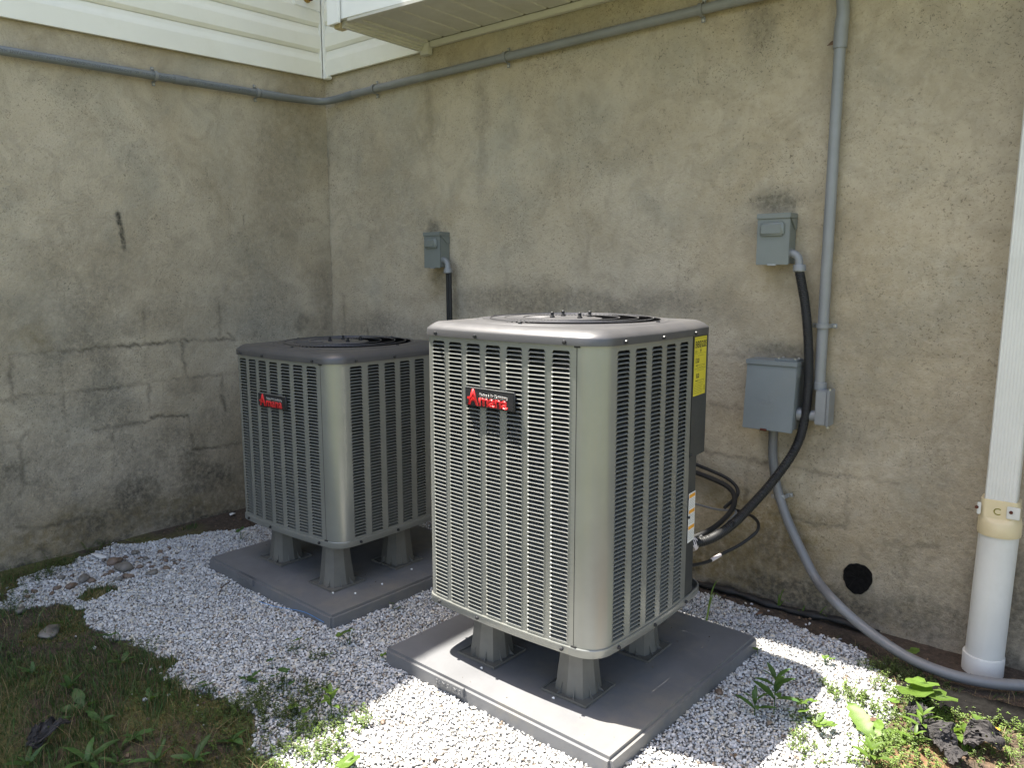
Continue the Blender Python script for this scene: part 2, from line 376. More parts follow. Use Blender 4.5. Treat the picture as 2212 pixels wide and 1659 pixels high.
S = np.clip(rng.lognormal(math.log(.0098), .30, n), .005, .021)
scatter('marble_gravel', X, Y, ground_h(X, Y)+.003+rng.random(n)*.0045, S, stone_tint(n), 'crushed white marble gravel spread around both grey equipment pads', 'gravel')
# strays kicked out onto the soil and the grass edge
n = 1500; X = rng.uniform(-3.6, -.2, n); Y = rng.uniform(.75, 2.88, n)
gd = gravelness(X, Y); nearg = gravelness(X+.09, Y) | gravelness(X-.07, Y) | gravelness(X, Y+.09) | gravelness(X, Y-.07) | gravelness(X+.06, Y+.14)
k = (~gd) & nearg & ~inpad(X, Y, .01) & (fbm(X, Y, 11, 2, 5) > .45); X, Y = X[k], Y[k]; n = len(X)
scatter('stray_gravel', X, Y, ground_h(X, Y)+.004, np.clip(rng.lognormal(math.log(.0115), .25, n), .006, .02), stone_tint(n), 'loose white marble chips scattered over the soil beside the gravel bed', 'gravel')

# ---- brown litter: bits of leaf, bark and seed blown against the walls and on the chips
n = 2600; X = rng.uniform(-3.75, .1, n); Y = rng.uniform(.8, 2.88, n)
dens = np.where(gravelness(X, Y), .14, .8)*np.where((Y > 2.6) | (X < -3.3), 1., .55)
k = (rng.random(n) < dens) & ~inpad(X, Y, .005); X, Y = X[k], Y[k]; n = len(X); v = rng.uniform(.5, 1.5, n)
o_ = scatter('leaf_litter', X, Y, ground_h(X, Y)+.009, rng.uniform(.004, .016, n), np.stack([.10*v, .065*v, .038*v], 1), 'small brown bits of dead leaf and bark strewn on soil and gravel', 'leaf litter')

n = 420; X = rng.uniform(-3.1, -.9, n); Y = rng.uniform(1.58, 2.5, n); k = inpad(X, Y, -.02) & (rng.random(n) < .75); X, Y = X[k], Y[k]; n = len(X); v = rng.uniform(.4, 2.2, n)
scatter('pad_grit', X, Y, np.full(n, .0712), np.clip(rng.lognormal(math.log(.0026), .5, n), .0012, .009), np.stack([.13*v, .105*v, .075*v], 1), 'grit and seed husks lying on top of the two equipment pads', 'grit')

# ================================================================ HOUSE
house = empty('house', (0, 0, 0), 0, 'house corner with stained grey stucco foundation and white vinyl siding above', 'house')
XA, YB = -3.80, 2.92
m, t, b = newmat('stucco'); co = objc(t); at = nd(t, 'ShaderNodeAttribute', attribute_name='wear_shade'); sp = nd(t, 'ShaderNodeSeparateColor'); t.links.new(at.outputs[0], sp.inputs[0])
base = ramp(t, noise(t, 1.7, 6, .62, co, .6), [(.28, (.40, .332, .232)), (.5, (.48, .412, .308)), (.72, (.54, .475, .372))])
n1 = noise(t, 7, 8, .72, co, 1.2); base = mix(t, ramp(t, n1, [(.46, 0.), (.74, .6)]), base, (.26, .225, .17))
gnoise = noise(t, 2.6, 5, .6, co, .4); base = mix(t, ramp(t, gnoise, [(.50, 0.), (.75, .5)]), base, (.29, .285, .24))
# swirled trowel marks: short dark strokes from stretched, warped noise
wv = nd(t, 'ShaderNodeMapping'); t.links.new(co, wv.inputs[0]); wv.inputs['Scale'].default_value = (1, 1, 1)
sw = noise(t, 62, 3, .6, co, 2.6); swm = noise(t, 3.2, 4, .6, co)
sf = ramp(t, sw, [(.58, 0.), (.68, .8)]); sm = ramp(t, swm, [(.40, .12), (.60, 1.)]); mf = nd(t, 'ShaderNodeMath', operation='MULTIPLY'); t.links.new(sf, mf.inputs[0]); t.links.new(sm, mf.inputs[1])
base = mix(t, mf.outputs[0], base, (.095, .085, .065))
pit = noise(t, 105, 3, .6, co); pm = noise(t, 1.9, 3, .6, co)
pf = ramp(t, pit, [(.60, 0.), (.70, .7)]); pmf = nd(t, 'ShaderNodeMath', operation='MULTIPLY'); t.links.new(pf, pmf.inputs[0]); t.links.new(ramp(t, pm, [(.38, .15), (.62, 1.)]), pmf.inputs[1])
base = mix(t, pmf.outputs[0], base, (.10, .085, .062))
def fac_noise(ch, sc, lo, hi, mul=1.):
    """wear channel broken up by noise"""
    a = nd(t, 'ShaderNodeMath', operation='MULTIPLY'); t.links.new(ch, a.inputs[0]); t.links.new(ramp(t, noise(t, sc, 5, .7, co), [(lo, .35), (hi, 1.)]), a.inputs[1])
    c_ = nd(t, 'ShaderNodeMath', operation='MULTIPLY', use_clamp=True); t.links.new(a.outputs[0], c_.inputs[0]); c_.inputs[1].default_value = mul; return c_.outputs[0]
base = mix(t, fac_noise(sp.outputs[2], 26, .35, .62, 1.), base, (.20, .145, .055))       # ochre-green algae
base = mix(t, fac_noise(sp.outputs[1], 48, .30, .60, 1.), base, (.045, .042, .034))       # damp, black mould and the shade painted on wall A
base = mix(t, fac_noise(sp.outputs[0], 70, .25, .50, .9), base, (.070, .060, .045))       # cracks and joints
t.links.new(base, b.inputs['Base Color']); b.inputs['Roughness'].default_value = .93; b.inputs['Specular IOR Level'].default_value = .25
hb = nd(t, 'ShaderNodeMath', operation='ADD'); t.links.new(noise(t, 120, 5, .7, co), hb.inputs[0]); t.links.new(noise(t, 24, 4, .6, co, 1.), hb.inputs[1]); bump(t, b, hb.outputs[0], .85, .005)
M['stucco'] = m

def crackmap(U, Vv, polys, w=.006, seed=1):
    """U,Vv regular axes; polylines in (u,v) with strength"""
    out = np.zeros((len(Vv), len(U))); rg = np.random.default_rng(seed)
    for poly, s in polys:
        for (p, q) in zip(poly[:-1], poly[1:]):
            p = np.array(p); q = np.array(q); L = np.linalg.norm(q-p); n = max(2, int(L/.003)); nx = np.array([-(q-p)[1], (q-p)[0]])/max(L, 1e-6)
            a, bph = rg.uniform(0, 50, 2)
            for i in range(n):
                tt = i/n; d = (vnoise(np.array(a+tt*L*40), np.array(1.), 3)-.5)*.016 + (vnoise(np.array(a+tt*L*150), np.array(5.), 3)-.5)*.008
                c = p+(q-p)*tt+nx*d; st = s*(.35+.9*vnoise(np.array(bph+tt*L*14), np.array(2.), 8)); ww = w*(.7+.9*vnoise(np.array(bph+tt*L*33), np.array(9.), 4))
                iu = np.searchsorted(U, c[0]); iv = np.searchsorted(Vv, c[1]); u0, u1, v0, v1 = max(iu-4, 0), iu+5, max(iv-4, 0), iv+5
                if u0 >= len(U) or v0 >= len(Vv): continue
                uu = U[u0:u1][None, :]-c[0]; vv = Vv[v0:v1][:, None]-c[1]
                out[v0:v1, u0:u1] = np.maximum(out[v0:v1, u0:u1], st*np.exp(-(uu**2+vv**2)/ww**2))
    return np.clip(out, 0, 1)
def blobs(A, B, L):
    o = np.zeros_like(A)
    for (u, v, su, sv, s) in L: o = np.maximum(o, s*np.clip(1.5*np.exp(-((A-u)/su)**2-((B-v)/sv)**2)-.1, 0, 1)) 
    return o
def wall(name, U, Z, tow, cracks, stains, algae, seed):
    A, B = np.meshgrid(U, Z); nz = fbm(A, B, 4.5, 4, seed); n2 = fbm(A, B, 13, 4, seed+5)
    cr = crackmap(U, Z, cracks, seed=seed)
    halo = crackmap(U, Z, cracks, w=.015, seed=seed+50)*.42*np.clip((n2-.2)*2.2, 0, 1)
    stn_shade = np.maximum(halo, blobs(A+(n2-.5)*.10, B+(nz-.5)*.12, stains)); alg = blobs(A+(n2-.5)*.15, B+(nz-.5)*.2, algae)
    if seed == 11:                              # long dark scrape, and painted shade deepening towards the ground
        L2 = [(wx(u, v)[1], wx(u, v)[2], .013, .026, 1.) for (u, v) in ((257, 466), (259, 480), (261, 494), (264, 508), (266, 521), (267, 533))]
        stn_shade = np.maximum(stn_shade, blobs(A+(n2-.5)*.02+(fbm(A, B, 60, 2, 4)-.5)*.012, B, L2)); stn_shade = np.maximum(stn_shade, np.clip(.62-.24*B, 0, 1)*np.clip((nz-.22)*1.9, .15, 1))
    base_damp = np.clip(1-(B/(.14+.30*nz)), 0, 1)*.95; stn_shade = np.maximum(stn_shade, base_damp*np.clip((n2-.25)*2.4, 0, 1))
    # general mottling: patchy grime, more low down, stronger on wall A to paint shade
    mott = np.clip((fbm(A, B, 2.1, 5, seed+9)-(.46 if seed == 11 else .50))*2.6, 0, 1)*np.clip(1.25-B*.6, .22, 1)*(1.1 if seed == 11 else .48); stn_shade = np.maximum(stn_shade, mott)
    D = (fbm(A, B, 2.5, 3, seed+2)-.5)*.010+(fbm(A, B, 30, 3, seed+3)-.5)*.0022 - cr*.0025
    D[:, -1 if seed == 11 else 0] *= 1
    V = tow(A, B, D).reshape(-1, 3); w, h = len(U), len(Z); i = (np.arange(w-1)[None, :]+np.arange(h-1)[:, None]*w).ravel()
    F = np.stack([i, i+1, i+1+w, i+w], -1)
    if seed == 11: F = F[:, ::-1]
    o = fastmesh(name, V, F, M['stucco'], house, smooth=True)
    colattr(o, 'wear_shade', np.stack([cr.ravel(), np.clip(stn_shade, 0, 1).ravel(), np.clip(alg, 0, 1).ravel()], 1)); return o
# joints ghosting through the render of wall A (left), traced in a zoomed crop
def A_(x, y): p = wx(x*.33350, 553.0+y*.33350); return (p[1], p[2])
def B_(x, y): p = wy(1474.3+x*.3335, 553.0+y*.3335); return (p[0], p[2])
cA = [([(60, 640), (250, 632), (300, 630)], .5), ([(380, 620), (650, 595), (940, 570), (1180, 548), (1400, 545), (1530, 545)], .9),
      ([(0, 945), (90, 915), (400, 890), (700, 858)], .7), ([(700, 858), (960, 820), (1250, 790), (1440, 768), (1545, 750)], .5),
      ([(0, 1225), (130, 1195), (190, 1130)], .55), ([(600, 1135), (740, 1105), (980, 1068)], .6), ([(980, 1050), (1100, 1040), (1225, 1035)], .85),
      ([(1255, 1260), (1400, 1240), (1560, 1212)], .9), ([(1000, 1310), (1200, 1290), (1260, 1265)], .35),
      ([(70, 640), (75, 800), (90, 960)], .6), ([(385, 620), (400, 760), (405, 850)], .35), ([(940, 570), (935, 440), (930, 360)], .5),
      ([(1430, 540), (1425, 420), (1415, 320)], .6), ([(1180, 548), (1190, 680), (1215, 790)], .55), ([(1440, 768), (1440, 900), (1465, 1010)], .7),
      ([(690, 640), (690, 780), (705, 858)], .3), ([(415, 895), (425, 1040), (450, 1180)], .75), ([(965, 825), (970, 950), (985, 1060)], .7),
      ([(1225, 1035), (1240, 1150), (1255, 1262)], .9), ([(735, 1105), (730, 1200)], .5), ([(740, 1290), (745, 1400)], .5), ([(1010, 1300), (1015, 1500), (1040, 1540)], .55),
      ([(130, 1195), (145, 1400), (160, 1480)], .6), ([(160, 1480), (130, 1560)], .5), ([(480, 1430), (490, 1650)], .3), ([(100, 1765), (300, 1760), (520, 1700)], .75), ([(225, 1770), (225, 1850)], .4),
      ([(1835, 380), (1850, 470)], .6), ([(1640, 520), (1665, 490)], .6), ([(2110, 330), (2110, 480)], .3), ([(1480, 500), (1530, 545)], .6), ([(150, 1480), (205, 1480)], .4)]
sA = []
for (x, y, su, sv, s) in ((540, 540, .10, .05, .45), (850, 440, .07, .09, .35), (560, 770, .30, .10, .25), (860, 720, .20, .10, .22), (1200, 870, .14, .06, .35), (1150, 1420, .28, .12, .45), (1500, 1450, .25, .2, .45), (1950, 460, .08, .05, .5), (2120, 300, .10, .3, .40), (670, 960, .1, .05, .3), (500, 1600, .5, .15, .35), (1300, 1650, .6, .25, .5), (680, 1220, .08, .05, .4)):
    p = A_(x, y); sA.append((p[0], p[1], su, sv, s))
for (x, y, su, sv, s) in ((528, 480, .006, .05, .6), (645, 480, .006, .05, .5), (640, 270, .20, .35, .22), (595, 215, .02, .05, .4), (600, 400, .22, .45, .30), (560, 640, .25, .3, .30)):
    p = wx(x, y); sA.append((p[1], p[2], su, sv, s))
cA = [([A_(*q) for q in P_], s_) for P_, s_ in cA]
cB = [([(100, 1268), (330, 1300), (550, 1338)], .85), ([(640, 1365), (860, 1400), (1080, 1432), (1400, 1475)], .55), ([(425, 1320), (410, 1500), (400, 1650)], .6), ([(1075, 1435), (1065, 1600), (1060, 1750)], .4),
      ([(180, 635), (300, 645), (410, 655)], .5), ([(170, 945), (300, 990), (380, 990)], .5), ([(1470, 1180), (1475, 1430)], .25), ([(560, 1660), (700, 1690), (850, 1740), (1060, 1770)], .7),
      ([(1430, 1870), (1440, 2100)], .3), ([(1300, 1850), (1500, 1880), (1660, 1890)], .5), ([(1130, 1850), (1150, 1920), (1230, 1975)], .5), ([(1660, 1870), (1640, 1950), (1550, 2010)], .5), ([(1120, 620), (1500, 640), (1900, 655)], .16), ([(1100, 1000), (1500, 1040)], .14)]
cB = [([B_(*q) for q in P_], s_) for P_, s_ in cB]
pB = lambda u, v: (wy(u, v)[0], wy(u, v)[2])
cB += [([pB(800, 748), pB(900, 745), pB(1040, 742)], .6), ([pB(742, 640), pB(745, 720)], .4), ([pB(790, 690), pB(800, 745)], .5), ([pB(706, 260), pB(712, 500), pB(718, 700)], .5)]
sB = []
for (u, v, su, sv, s) in ((1680, 438, .10, .045, .65), (935, 490, .06, .04, .6), (1700, 755, .16, .05, .60), (1220, 655, .85, .075, .50), (820, 720, .5, .10, .45), (1040, 300, .05, .35, .28), (925, 300, .035, .35, .25), (850, 400, .30, .35, .22), (1250, 800, .5, .1, .4), (1640, 30, .08, .16, .42), (960, 600, .1, .08, .35), (1960, 160, .3, .22, .14), (1900, 740, .32, .14, .20), (1960, 900, .4, .16, .20), (1800, 950, .24, .12, .26), (1690, 1190, .16, .12, .62), (1560, 1180, .22, .12, .45), (2000, 1340, .35, .10, .6), (2200, 1300, .2, .22, .7), (1740, 1290, .35, .1, .85), (1790, 1120, .10, .04, .3), (1410, 30, .3, .1, .1)):
    p = wy(u, v); sB.append((p[0], p[2], su, sv, s))
aB = []
for (u, v, su, sv, s) in ((1650, 1150, .30, .22, .85), (1560, 1220, .3, .15, .9), (1680, 590, .06, .06, .4), (950, 620, .06, .1, .5), (1800, 1000, .25, .15, .3), (1900, 1150, .4, .2, .35), (1850, 1320, .4, .12, .5), (920, 250, .1, .2, .15), (1950, 820, .75, .75, .30), (1750, 300, .8, .6, .20), (1300, 350, .6, .5, .12), (1980, 1180, .5, .3, .3)):
    p = wy(u, v); aB.append((p[0], p[2], su, sv, s))
aA = [(2.7, 2.2, .18, .35, .3), (2.4, 1.8, .3, .4, .18), (2.6, .3, .5, .3, .3), (1.6, .1, .9, .12, .7), (1.3, 1.05, .06, .06, .5)]
Ua = np.concatenate([np.arange(-4, .95, .25), np.arange(.95, YB+.02, .0078)]); Za = np.concatenate([[-.2], np.arange(-.02, 2.52, .0078)])
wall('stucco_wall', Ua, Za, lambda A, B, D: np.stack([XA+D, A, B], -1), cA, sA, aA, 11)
Ub = np.concatenate([np.arange(XA-.02, -.16, .0078), np.arange(-.16, 3.2, .12)])
wall('stucco_wall', Ub, Za, lambda A, B, D: np.stack([A, YB-D, B], -1), cB, sB, aB, 23)

# siding boards: dutch-lap courses, each board its own piece
PR = [(.0, .000), (.005, .003), (.015, .017), (.0168, .020), (.0168, .085), (.0135, .098), (.007, .116), (.0025, .138), (.0, .138)]
PR0 = [(.0, .0), (.0168, .0)] + PR[4:]
zA = lambda y: 2.342 + .0345*y            # lower edge of the siding on wall A
for k in range(18):                        # wall A, facing +x
    pr = PR0 if k == 0 else PR
    o = sweep_x('siding_board', pr, -2.875, 3.2, M['white'], house, zA(2.875)+.140*k, zA(-3.2)+.140*k)
    o.rotation_euler = (0, 0, R(-90)); o.location = (XA+.012, 0, 0); o.rotation_euler = (0, 0, PI/2)
    # local x -> +y, local -y -> +x
    V = np.empty(len(o.data.vertices)*3); o.data.vertices.foreach_get('co', V); V = V.reshape(-1, 3); V[:, 0] *= -1; V[:, 2] = V[:, 2]
    o.data.vertices.foreach_set('co', V.ravel()); o.data.flip_normals(); o.data.update()
    # +x local now runs -3.2..2.875 and is turned on to world y
for k in range(18):                        # wall B, left of and behind the bay
    pr = PR0 if k == 0 else PR
    sweep_x('siding_board', pr, XA+.035, -2.93 if k == 0 else -2.5, M['white'], house, 2.452+.140*k, 2.452+.140*k).location = (0, YB-.012, 0)
rbox('corner_trim', (XA+.012, YB-.048, 2.440), (XA+.030, YB-.036, 4.95), M['trimw'], house, .003)
rbox('corner_trim', (XA+.030, YB-.036, 2.440), (XA+.046, YB-.012, 4.95), M['trimw'], house, .003)
rbox('trim_foot', (XA+.046, YB-.050, 2.432), (XA+.085, YB-.012, 2.450), M['trimw'], house, .003)
rbox('wall_core', (XA-.25, -3.9, 2.50), (XA+.005, YB+.2, 4.95), M['white'], house, 0)
rbox('wall_core', (XA-.25, YB+.006, 2.50), (3.2, YB+.25, 4.95), M['white'], house, 0)
# eaves and roof over wall A and over the bay
rbox('roof_eave', (XA-.3, -4.2, 4.95), (-3.46, 4.4, 5.03), M['trimw'], house, .004)
def slab(name, pts, th, mat):
    V = [Vector(p) for p in pts]; n = (V[1]-V[0]).cross(V[2]-V[0]).normalized(); V2 = [p+n*th for p in V]; k = len(V)
    return mk(name, [tuple(p) for p in V+V2], [tuple(range(k))[::-1], tuple(range(k, 2*k))]+[(i, (i+1) % k, k+(i+1) % k, k+i) for i in range(k)], mat, house)
slab('roof', [(-3.48, -4.2, 5.035), (-3.48, 4.4, 5.035), (-6.6, 4.4, 6.4), (-6.6, -4.2, 6.4)], .03, M['roof'])
# the bay over wall B: soffit boards, fascia, end trim
BX, BY0, BY1, BZ = -3.0, 2.37, 2.41, 2.492
def by(x): return 2.352 + .085*min(max(x+3.0, 0), .75)
xs = -2.93
nsf = 40
for i in range(nsf):
    x0 = xs+i*.130; x1 = x0+.130
    ya, yb = by(x0)+.02, YB-.035
    prof = [(x0+.002, .004), (x0+.006, 0), (x0+.118, 0), (x0+.122, .006), (x0+.128, .006)]
    V = []; 
    for y in (ya, yb):
        for (x, z) in prof: V.append((x, y, BZ+z))
    for y in (ya, yb):
        for (x, z) in prof: V.append((x, y, BZ+.012))
    q = len(prof); F = [(j, j+1, q+j+1, q+j)[::-1] for j in range(q-1)]+[(2*q+j, 2*q+j+1, 3*q+j+1, 3*q+j) for j in range(q-1)]
    F += [(0, q, 3*q, 2*q), (q-1, 3*q-1, 4*q-1, 2*q-1)[::-1]]
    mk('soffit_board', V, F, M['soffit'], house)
def fascia(name, lo, hi, th, mat, x0=BX, x1=3.2, dy=0.):
    xs_ = [x0, min(x0+.75, x1-.1), x1]; V = []
    for x in xs_:
        y = by(x)+dy
        V += [(x, y, lo), (x, y, hi), (x, y+th, hi), (x, y+th, lo)]
    F = []
    for i in range(2):
        a, b2 = i*4, i*4+4
        for j in range(4): F.append((a+j, a+(j+1) % 4, b2+(j+1) % 4, b2+j)[::-1])
    F += [(0, 1, 2, 3), (8, 11, 10, 9)]
    return mk(name, V, F, mat, house)
fascia('fascia_board', 2.476, 4.95, .020, M['trimw'])
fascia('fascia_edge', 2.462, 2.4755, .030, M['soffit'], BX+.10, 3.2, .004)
rbox('corner_post', (BX-.012, 2.337, 2.455), (BX+.070, 2.351, 4.95), M['trimw'], house, .002)
rbox('corner_post', (BX-.012, 2.351, 2.455), (BX-.002, 2.420, 4.95), M['trimw'], house, .002)
rbox('end_wall', (BX-.002, 2.372, 2.49), (BX+.02, YB-.03, 4.95), M['white'], house, 0)
sweep = [(.0, .0), (.012, .0), (.012, .008), (.022, .010), (.022, .020), (.034, .023), (.034, .032), (.062, .036), (.062, .046), (.0, .046)]
V = []; 
for y in (by(-3)+.03, YB-.045):
    for (a, z) in sweep: V.append((xs-.030+a, y, 2.446+z))
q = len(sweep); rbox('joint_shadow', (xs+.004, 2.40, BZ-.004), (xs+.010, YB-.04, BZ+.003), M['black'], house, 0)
mk('end_channel', V, [(j, j+1, q+j+1, q+j)[::-1] for j in range(q-1)]+[tuple(range(q)), tuple(range(q, 2*q))[::-1]], M['soffit'], house)
rbox('trim_block', (xs-.075, 2.372, 2.447), (xs-.034, 2.420, 2.474), M['cream'], house, .002)
rbox('trim_block', (xs-.030, YB-.044, 2.428), (xs+.030, YB-.010, 2.488), M['soffit'], house, .003)
rbox('wall_trim', (xs+.031, YB-.034, 2.462), (3.2, YB-.008, 2.491), M['soffit'], house, .003)
rbox('roof_eave', (-3.2, 2.085, 4.96), (3.2, 2.60, 5.04), M['trimw'], house, .004)
slab('roof', [(3.2, 2.085, 5.045), (3.2, 4.4, 6.3), (-3.2, 4.4, 6.3), (-3.2, 2.085, 5.045)], .03, M['roof'])
rbox('back_wall', (-3.1, 2.40, 4.5), (3.2, 4.4, 4.94), M['white'], house, 0)
# mounting block with a brass spigot above the picture's top edge
p = wx(655, 12)
mb = rbox('mounting_block', (XA+.012, p[1]-.085, 2.80), (XA+.034, p[1]+.095, 2.98), M['trimw'], house, .004)
lathe('spigot', [(.026, 0), (.026, .006), (.014, .010), (.014, .030), (.020, .034), (.020, .044)], M['brass'], mb, 16, loc=(XA+.034, p[1], 2.855), rot=(0, R(90), 0))
lathe('spigot_wheel', [(.021, 0), (.024, .004), (.021, .009)], M['rust'], mb, 14, loc=(XA+.078, p[1]-.012, 2.850), rot=(0, R(90), 0))
# tar plug in the wall
pc = wy(1853, 1249); P = []
n = 44
for ring, (s, d) in enumerate(((1.0, .0), (.95, .003), (.6, .001), (.25, -.001))):
    for k in range(n):
        a = 2*PI*k/n; rr = .053*(1+.05*math.sin(2*a+1)+.045*math.sin(3*a)+.018*math.sin(11*a+2))*s
        P.append((pc[0]+rr*math.cos(a)*.93, YB-.004-d-.003*random.random(), pc[2]+rr*math.sin(a)*1.18))
P.append((pc[0], YB-.004, pc[2])); F = []
for r_ in range(3):
    for k in range(n): F.append((r_*n+k, r_*n+(k+1) % n, (r_+1)*n+(k+1) % n, (r_+1)*n+k)[::-1])
for k in range(n): F.append((3*n+k, 3*n+(k+1) % n, 4*n)[::-1])
mk('tar_plug', P, F, M['tar'], house, smooth=False)

exec_later = []
# ================================================================ CONDUITS, BOXES, PIPES
def strap(parent, p, axis_dir, out, r, mat=None, both=True):
    """one-piece pipe strap: a band over the pipe with an ear and screw on each side. p: pipe centre, out: away from wall"""
    mat = mat or M['pvcb']; a = Vector(axis_dir).normalized(); o = Vector(out).normalized(); s = a.cross(o).normalized(); p = Vector(p)
    prof = []
    gap = r+.004
    for k in range(13):
        t_ = PI*k/12; prof.append(s*math.cos(t_)*(r+.003) + o*(math.sin(t_)*(r+.003)))
    back = -o*gap*.85
    pts = [s*(r+.024)+back, s*(r+.005)+back] + prof + [-s*(r+.005)+back, -s*(r+.024)+back]
    V, F = [], []; w = .008
    for q in pts:
        n_ = q.normalized()
        for e in (-w, w): V.append(tuple(p+q+a*e))
        for e in (-w, w): V.append(tuple(p+q+o*.003+n_*.001+a*e))
    m_ = len(pts)
    for i in range(m_-1):
        b0, b1 = i*4, i*4+4
        F += [(b0+2, b0+3, b1+3, b1+2), (b0, b1, b1+1, b0+1), (b0, b0+2, b1+2, b1), (b0+1, b1+1, b1+3, b0+3)]
    F += [(0, 1, 3, 2), ((m_-1)*4, (m_-1)*4+2, (m_-1)*4+3, (m_-1)*4+1)]
    st = mk('strap', V, F, mat, parent)
    for sg in ((1, -1) if both else (1,)):
        q = p + s*sg*(r+.016)+back+o*.0035
        sc = lathe('screw', [(.0055, 0), (.0055, .002), (.0035, .004)], M['bright'], st, 10, loc=q, rot=o.to_track_quat('Z', 'Y').to_euler())
    return st
# long conduit round the corner
cr_ = .0195
zc = lambda y: 2.205+.0325*y
t1 = empty('conduit_pipe', (XA+.04, 1.2, 2.24), 0, 'long grey plastic conduit running under the siding and round the corner', 'conduit')
def child_world(o, root):                      # keep world placement of a mesh written in world coordinates
    o.location = Vector(o.location)-root.location; return o
def W(root, o): return child_world(o, root)
PA = [(XA+.036, y, zc(y)) for y in (-1.5, .5, 1.5, 2.50)]
W(t1, tube('pipe', PA, cr_, M['pvc'], t1, 16, straight=True))
bend = [(XA+.036, 2.50, zc(2.5)), (XA+.036, 2.62, zc(2.62)), (XA+.042, 2.74, 2.297), (XA+.075, 2.835, 2.300), (XA+.15, 2.875, 2.308), (XA+.26, 2.884, 2.315), (XA+.30, 2.884, 2.3165)]
W(t1, tube('bend', bend, cr_+.0008, M['pvc'], t1, 16, n=6))
zb_ = lambda x: 2.316+(x+3.593)*.0092
W(t1, tube('pipe', [(XA+.27, 2.884, zb_(-3.53)), (-2, 2.884, zb_(-2)), (-1.0, 2.884, zb_(-1.0)), (.6, 2.884, zb_(.6))], cr_, M['pvcb'], t1, 16, straight=True))
for (a, b2) in (((XA+.036, 2.46, zc(2.46)), (XA+.036, 2.58, zc(2.58))), ((XA+.225, 2.884, 2.3135), (XA+.285, 2.884, 2.316)), ((XA+.036, 1.98, zc(1.98)), (XA+.036, 2.05, zc(2.05)))):
    W(t1, tube('coupling', [a, b2], cr_+.0022, M['pvc'], t1, 16, straight=True))
for y in (1.887, 2.44): W(t1, strap(t1, (XA+.036, y, zc(y)), (0, 1, .03), (1, 0, 0), cr_))
for x in (-3.323, -2.393, -1.41): W(t1, strap(t1, (x, 2.884, zb_(x)), (1, 0, 0), (0, -1, 0), cr_))
txt = 'CANTEX SCHEDULE 40 PVC RIGID NONMETALLIC CONDUIT 90°C CONFORMS TO UL 651 ABOVEGROUND AND UNDERGROUND SUNLIGHT RESISTANT MAX 90°C WIRE NEMA TC-2 UBC 1XE247'
ty0, ty1 = .93, 2.50
lt = text_obj('lettering', txt, ty1-ty0, M['inkgrey'], t1, (0, 0, 0), (PI/2, 0, 0), 0, .006, 0, .0125)
# upside down, reading from the corner outward, wrapped on to the face of the pipe
V = np.empty(len(lt.data.vertices)*3); lt.data.vertices.foreach_get('co', V); V = V.reshape(-1, 3)
yy = (ty0+ty1)/2 - V[:, 0]*-1*-1; ang = -V[:, 1]/cr_ - .10
yy = (ty0+ty1)/2 - V[:, 0]; rr = cr_+.0005
NV = np.stack([XA+.036+rr*np.cos(ang), yy, zc(yy)+rr*np.sin(ang)], 1)
lt.data.vertices.foreach_set('co', NV.ravel()); lt.data.flip_normals(); lt.data.update(); lt.rotation_euler = (0, 0, 0); lt.location = -t1.location
# vertical conduit with its fittings
t2 = empty('conduit_pipe', (-.884, 2.88, .9), 0, 'upright light grey conduit with an elbow at the top right of the wall', 'conduit')
vx = -.884
W(t2, tube('pipe', [(vx-.002, 2.885, .925), (vx, 2.885, 2.17)], .0195, M['pvcb'], t2, 18, straight=True))
W(t2, tube('coupling', [(vx, 2.885, 2.10), (vx+.001, 2.884, 2.17), (vx+.004, 2.884, 2.20)], .0235, M['pvcb'], t2, 18, straight=True))
W(t2, tube('bend', [(vx+.003, 2.884, 2.19), (vx+.003, 2.886, 2.23), (vx-.008, 2.892, 2.30), (vx-.03, 2.905, 2.39), (vx-.04, 2.93, 2.47)], .0215, M['pvcb'], t2, 18))
W(t2, strap(t2, (vx-.001, 2.885, 1.134), (0, 0, 1), (0, -1, 0), .0195))
# dead leaf caught behind it
p = wy(1800, 92, 2.89)
mk('dead_leaf', [(-.022, 0, -.006), (-.006, -.004, .006), (.018, -.002, .012), (.020, .003, -.004), (.002, .001, -.006)], [(0, 1, 4), (1, 2, 3, 4)], M['deadleaf'], None, loc=tuple(p))
meta(bpy.data.objects['dead_leaf'], 'curled brown leaf caught beside the top of the upright conduit', 'leaf')
# pull elbow (conduit body)
t3 = empty('pull_elbow', (-.86, 2.86, .775), 0, 'grey plastic conduit body joining the upright pipe to the large box', 'fitting')
W(t3, rbox('body', (-.884, 2.838, .772), (-.842, 2.904, .900), M['pvcb'], t3, .004, 2))
W(t3, rbox('cover', (-.842, 2.834, .768), (-.834, 2.906, .904), M['pvcb'], t3, .003, 2))
W(t3, lathe('hub', [(.0235, 0), (.0235, .026), (.0215, .028)], M['pvcb'], t3, 18, loc=(-.884+.0, 2.885, .898)))
W(t3, lathe('screw', [(.005, 0), (.005, .006)], M['bright'], t3, 10, loc=(-.838, 2.85, .902)))
W(t3, lathe('screw', [(.005, 0), (.005, .006)], M['bright'], t3, 10, loc=(-.838, 2.85, .762)))
for (a, b2, r_, mt) in ((-.952, -.925, .0265, 'galv'), (-.925, -.915, .0225, 'inkgrey'), (-.915, -.880, .0205, 'pvcb')):
    W(t3, lathe('nipple' if r_ < .025 else 'locknut', [(r_, 0), (r_, b2-a)], M[mt], t3, 18, loc=(a, 2.868, .800), rot=(0, R(90), 0)))

